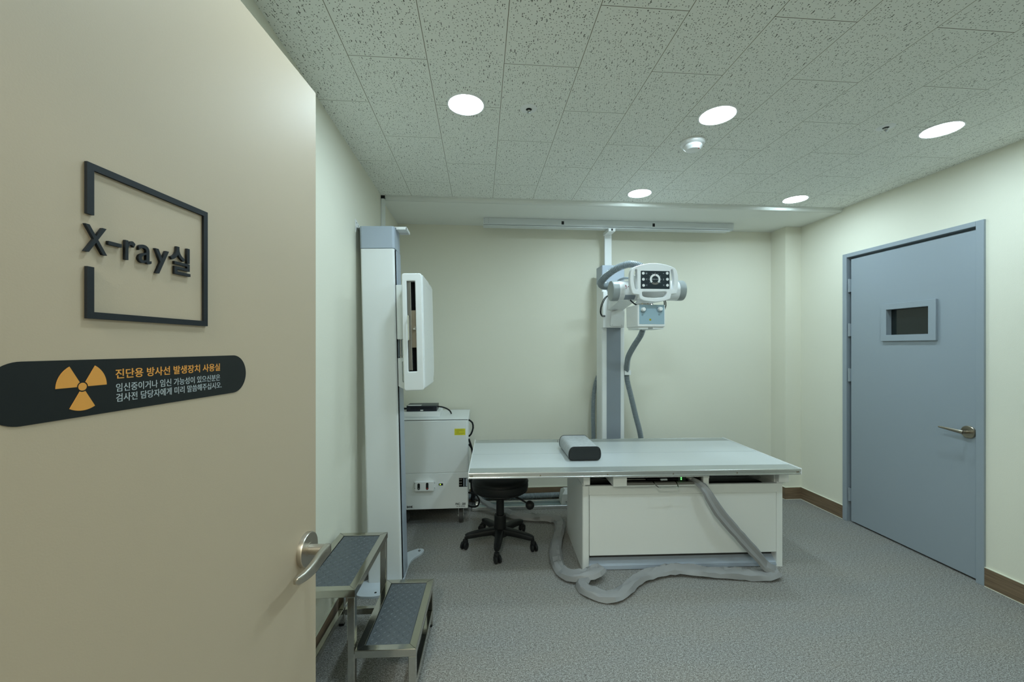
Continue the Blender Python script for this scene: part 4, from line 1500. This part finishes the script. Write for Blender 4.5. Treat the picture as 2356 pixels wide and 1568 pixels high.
gx, gz = pp(1062, 715)
r0, r1 = .0255, .0385
r0, r1 = [Vector(pp(1062, 715)).xy.to_3d().length * 0 + (Vector(pp(1062 + q, 715)) - Vector(pp(1062, 715))).length for q in (205, 322)]
b = B()
a0, a1 = -42, 222
lp = [(gx + r1 * math.cos(R(a0 + (a1 - a0) * i / 40)), gz + r1 * math.sin(R(a0 + (a1 - a0) * i / 40))) for i in range(41)]
lp += [(gx + r0 * math.cos(R(a1 - (a1 - a0) * i / 40)), gz + r0 * math.sin(R(a1 - (a1 - a0) * i / 40))) for i in range(41)]
plate(b, [lp], .0008, face_y(2.711 - OY))
obj('angle_scale', b, WHITEGLOSS, pn)
b = B()
lp = [(gx + r1 * math.cos(R(229 + 82 * i / 16)), gz + r1 * math.sin(R(229 + 82 * i / 16))) for i in range(17)]
lp += [(gx + r0 * math.cos(R(311 - 82 * i / 16)), gz + r0 * math.sin(R(311 - 82 * i / 16))) for i in range(17)]
plate(b, [lp], .0008, face_y(2.711 - OY)); obj('scale_base', b, GREYMETAL, pn)
b = B(); box(b, gx - .0012, gx + .0012, 2.7100 - OY, 2.7115 - OY, gz + r0, gz + r1); obj('pointer', b, RED, pn)
b = B()
for ang in (-30, 0, 32, 62, 90, 118, 148, 180, 210):
    x, z = gx + r1 * 1.17 * math.cos(R(ang)), gz + r1 * 1.17 * math.sin(R(ang))
    plate(b, [circle(x, z, .0021, 8)], .0006, face_y(2.711 - OY))
x0, z0 = pp(870, 735)
x1, z1 = pp(1245, 685)
n_ = 11
for i in range(n_):
    xa = x0 + (x1 - x0) * i / n_
    if i == 7:
        box(b, xa, xa + (x1 - x0) / n_ * .7, 2.7108 - OY, 2.7112 - OY, (z0 + z1) / 2 - .0005, (z0 + z1) / 2 + .0005)
        continue
    plate(b, [[(xa, z0), (xa + .0024, z0), (xa + .0024, z1), (xa, z1)], [(xa + .0007, z0 + .0007), (xa + .0007, z1 - .0007), (xa + .0017, z1 - .0007), (xa + .0017, z0 + .0007)]], .0006, face_y(2.711 - OY))
for a, q, kind in ((535, 365, 0), (545, 730, 1), (548, 1088, 1), (1575, 355, 2), (1580, 715, 3), (1590, 1075, 1)):
    x, z = pp(a, q)
    if kind == 0:
        plate(b, [circle(x, z, .006, 20), circle(x, z, .0045, 20)], .0006, face_y(2.711 - OY)); plate(b, [circle(x, z - .001, .0025, 12)], .0006, face_y(2.711 - OY))
    elif kind == 1:
        for s in (-1, 1):
            sweep(b, [Vector((x - .005, 2.711 - OY, z - .005 * s)), Vector((x + .005, 2.711 - OY, z + .005 * s))], .0006, 4)
        sweep(b, [Vector((x - .005, 2.711 - OY, z + .0055)), Vector((x + .005, 2.711 - OY, z + .0055))], .0005, 4)
    elif kind == 2:
        plate(b, [[(x - .006, z), (x, z - .002), (x + .006, z), (x, z + .002)]], .0006, face_y(2.711 - OY))
    else:
        plate(b, [[(x - .0008, z - .007), (x + .0008, z - .007), (x + .002, z), (x + .0006, z + .007), (x - .0006, z + .007), (x - .002, z)]], .0006, face_y(2.711 - OY))
obj('panel_symbols', b, GREYTEXT, pn)
b = B(); tbox(b, 1.10, 1.285, 2.757, 2.87, 1.80, 1.90, bev=.012, seg=3); tbox(b, 1.12, 1.27, 2.80, 2.90, 1.845, 1.925, bev=.012, seg=3); obj('console_mount', b, WHITE, ts)
# hoses and wires
b = B(); corrugated(b, [L(1.175, 2.85, 1.93), L(1.150, 2.865, 1.965), L(1.08, 2.90, 1.984), L(1.00, 2.95, 1.960), L(.945, 3.02, 1.915), L(.932, 3.10, 1.878), L(.970, 3.16, 1.862), L(1.03, 3.20, 1.868)], .0275, pitch=.0105)
obj('hose', b, HOSE, ts)
b = B(); tube(b, [L(1.02, 3.10, 1.85), L(1.06, 3.02, 1.893), L(1.10, 2.98, 1.897), L(1.16, 2.96, 1.880)], .010, 12); obj('hose_bend', b, HOSE, ts)
b = B(); corrugated(b, [L(1.255, 3.05, 1.62), L(1.283, 3.13, 1.545), L(1.276, 3.17, 1.475), L(1.245, 3.24, 1.385), L(1.235, 3.33, 1.300), L(1.252, 3.41, 1.215), L(1.264, 3.45, 1.150), L(1.272, 3.45, 1.08), L(1.302, 3.45, .96), L(1.345, 3.455, .79), L(1.392, 3.46, .61), L(1.42, 3.48, .40), L(1.40, 3.50, .12)], .0235, pitch=.0105); ho = obj('hose', b, HOSE, ts)
b = B(); tbox(b, 1.236, 1.292, 3.418, 3.480, 1.142, 1.182, bev=.003); obj('hose_clip', b, WHITE, ts)
b = B(); corrugated(b, [L(1.06, 3.617, 1.12), L(1.037, 3.617, 1.05), L(1.022, 3.617, .95), L(1.015, 3.615, .80), L(1.016, 3.61, .62), L(1.02, 3.612, .40), L(1.03, 3.612, .15)], .020, pitch=.0105); obj('hose', b, HOSE, ts)
b = B()
for d in (0, .011):
    tube(b, [L(1.03 + d, 3.10, 1.80), L(.985 + d, 3.16, 1.775), L(.965 + d * .8, 3.20, 1.72), L(.968 + d * .6, 3.24, 1.665), L(1.0 + d * .3, 3.30, 1.635 + d * .7), L(1.045, 3.36, 1.638 + d * .7)], .0032, 8)
    tube(b, [L(1.312 + d, 2.85, 1.745), L(1.318 + d, 2.84, 1.70), L(1.312 + d, 2.84, 1.655), L(1.285, 2.86, 1.61 - d)], .0036, 8)
tube(b, [L(1.075, 2.86, 1.718), L(1.095, 2.84, 1.692), L(1.12, 2.83, 1.676), L(1.15, 2.84, 1.676)], .005, 8)
pieces('wire', b, BLACK, ts)
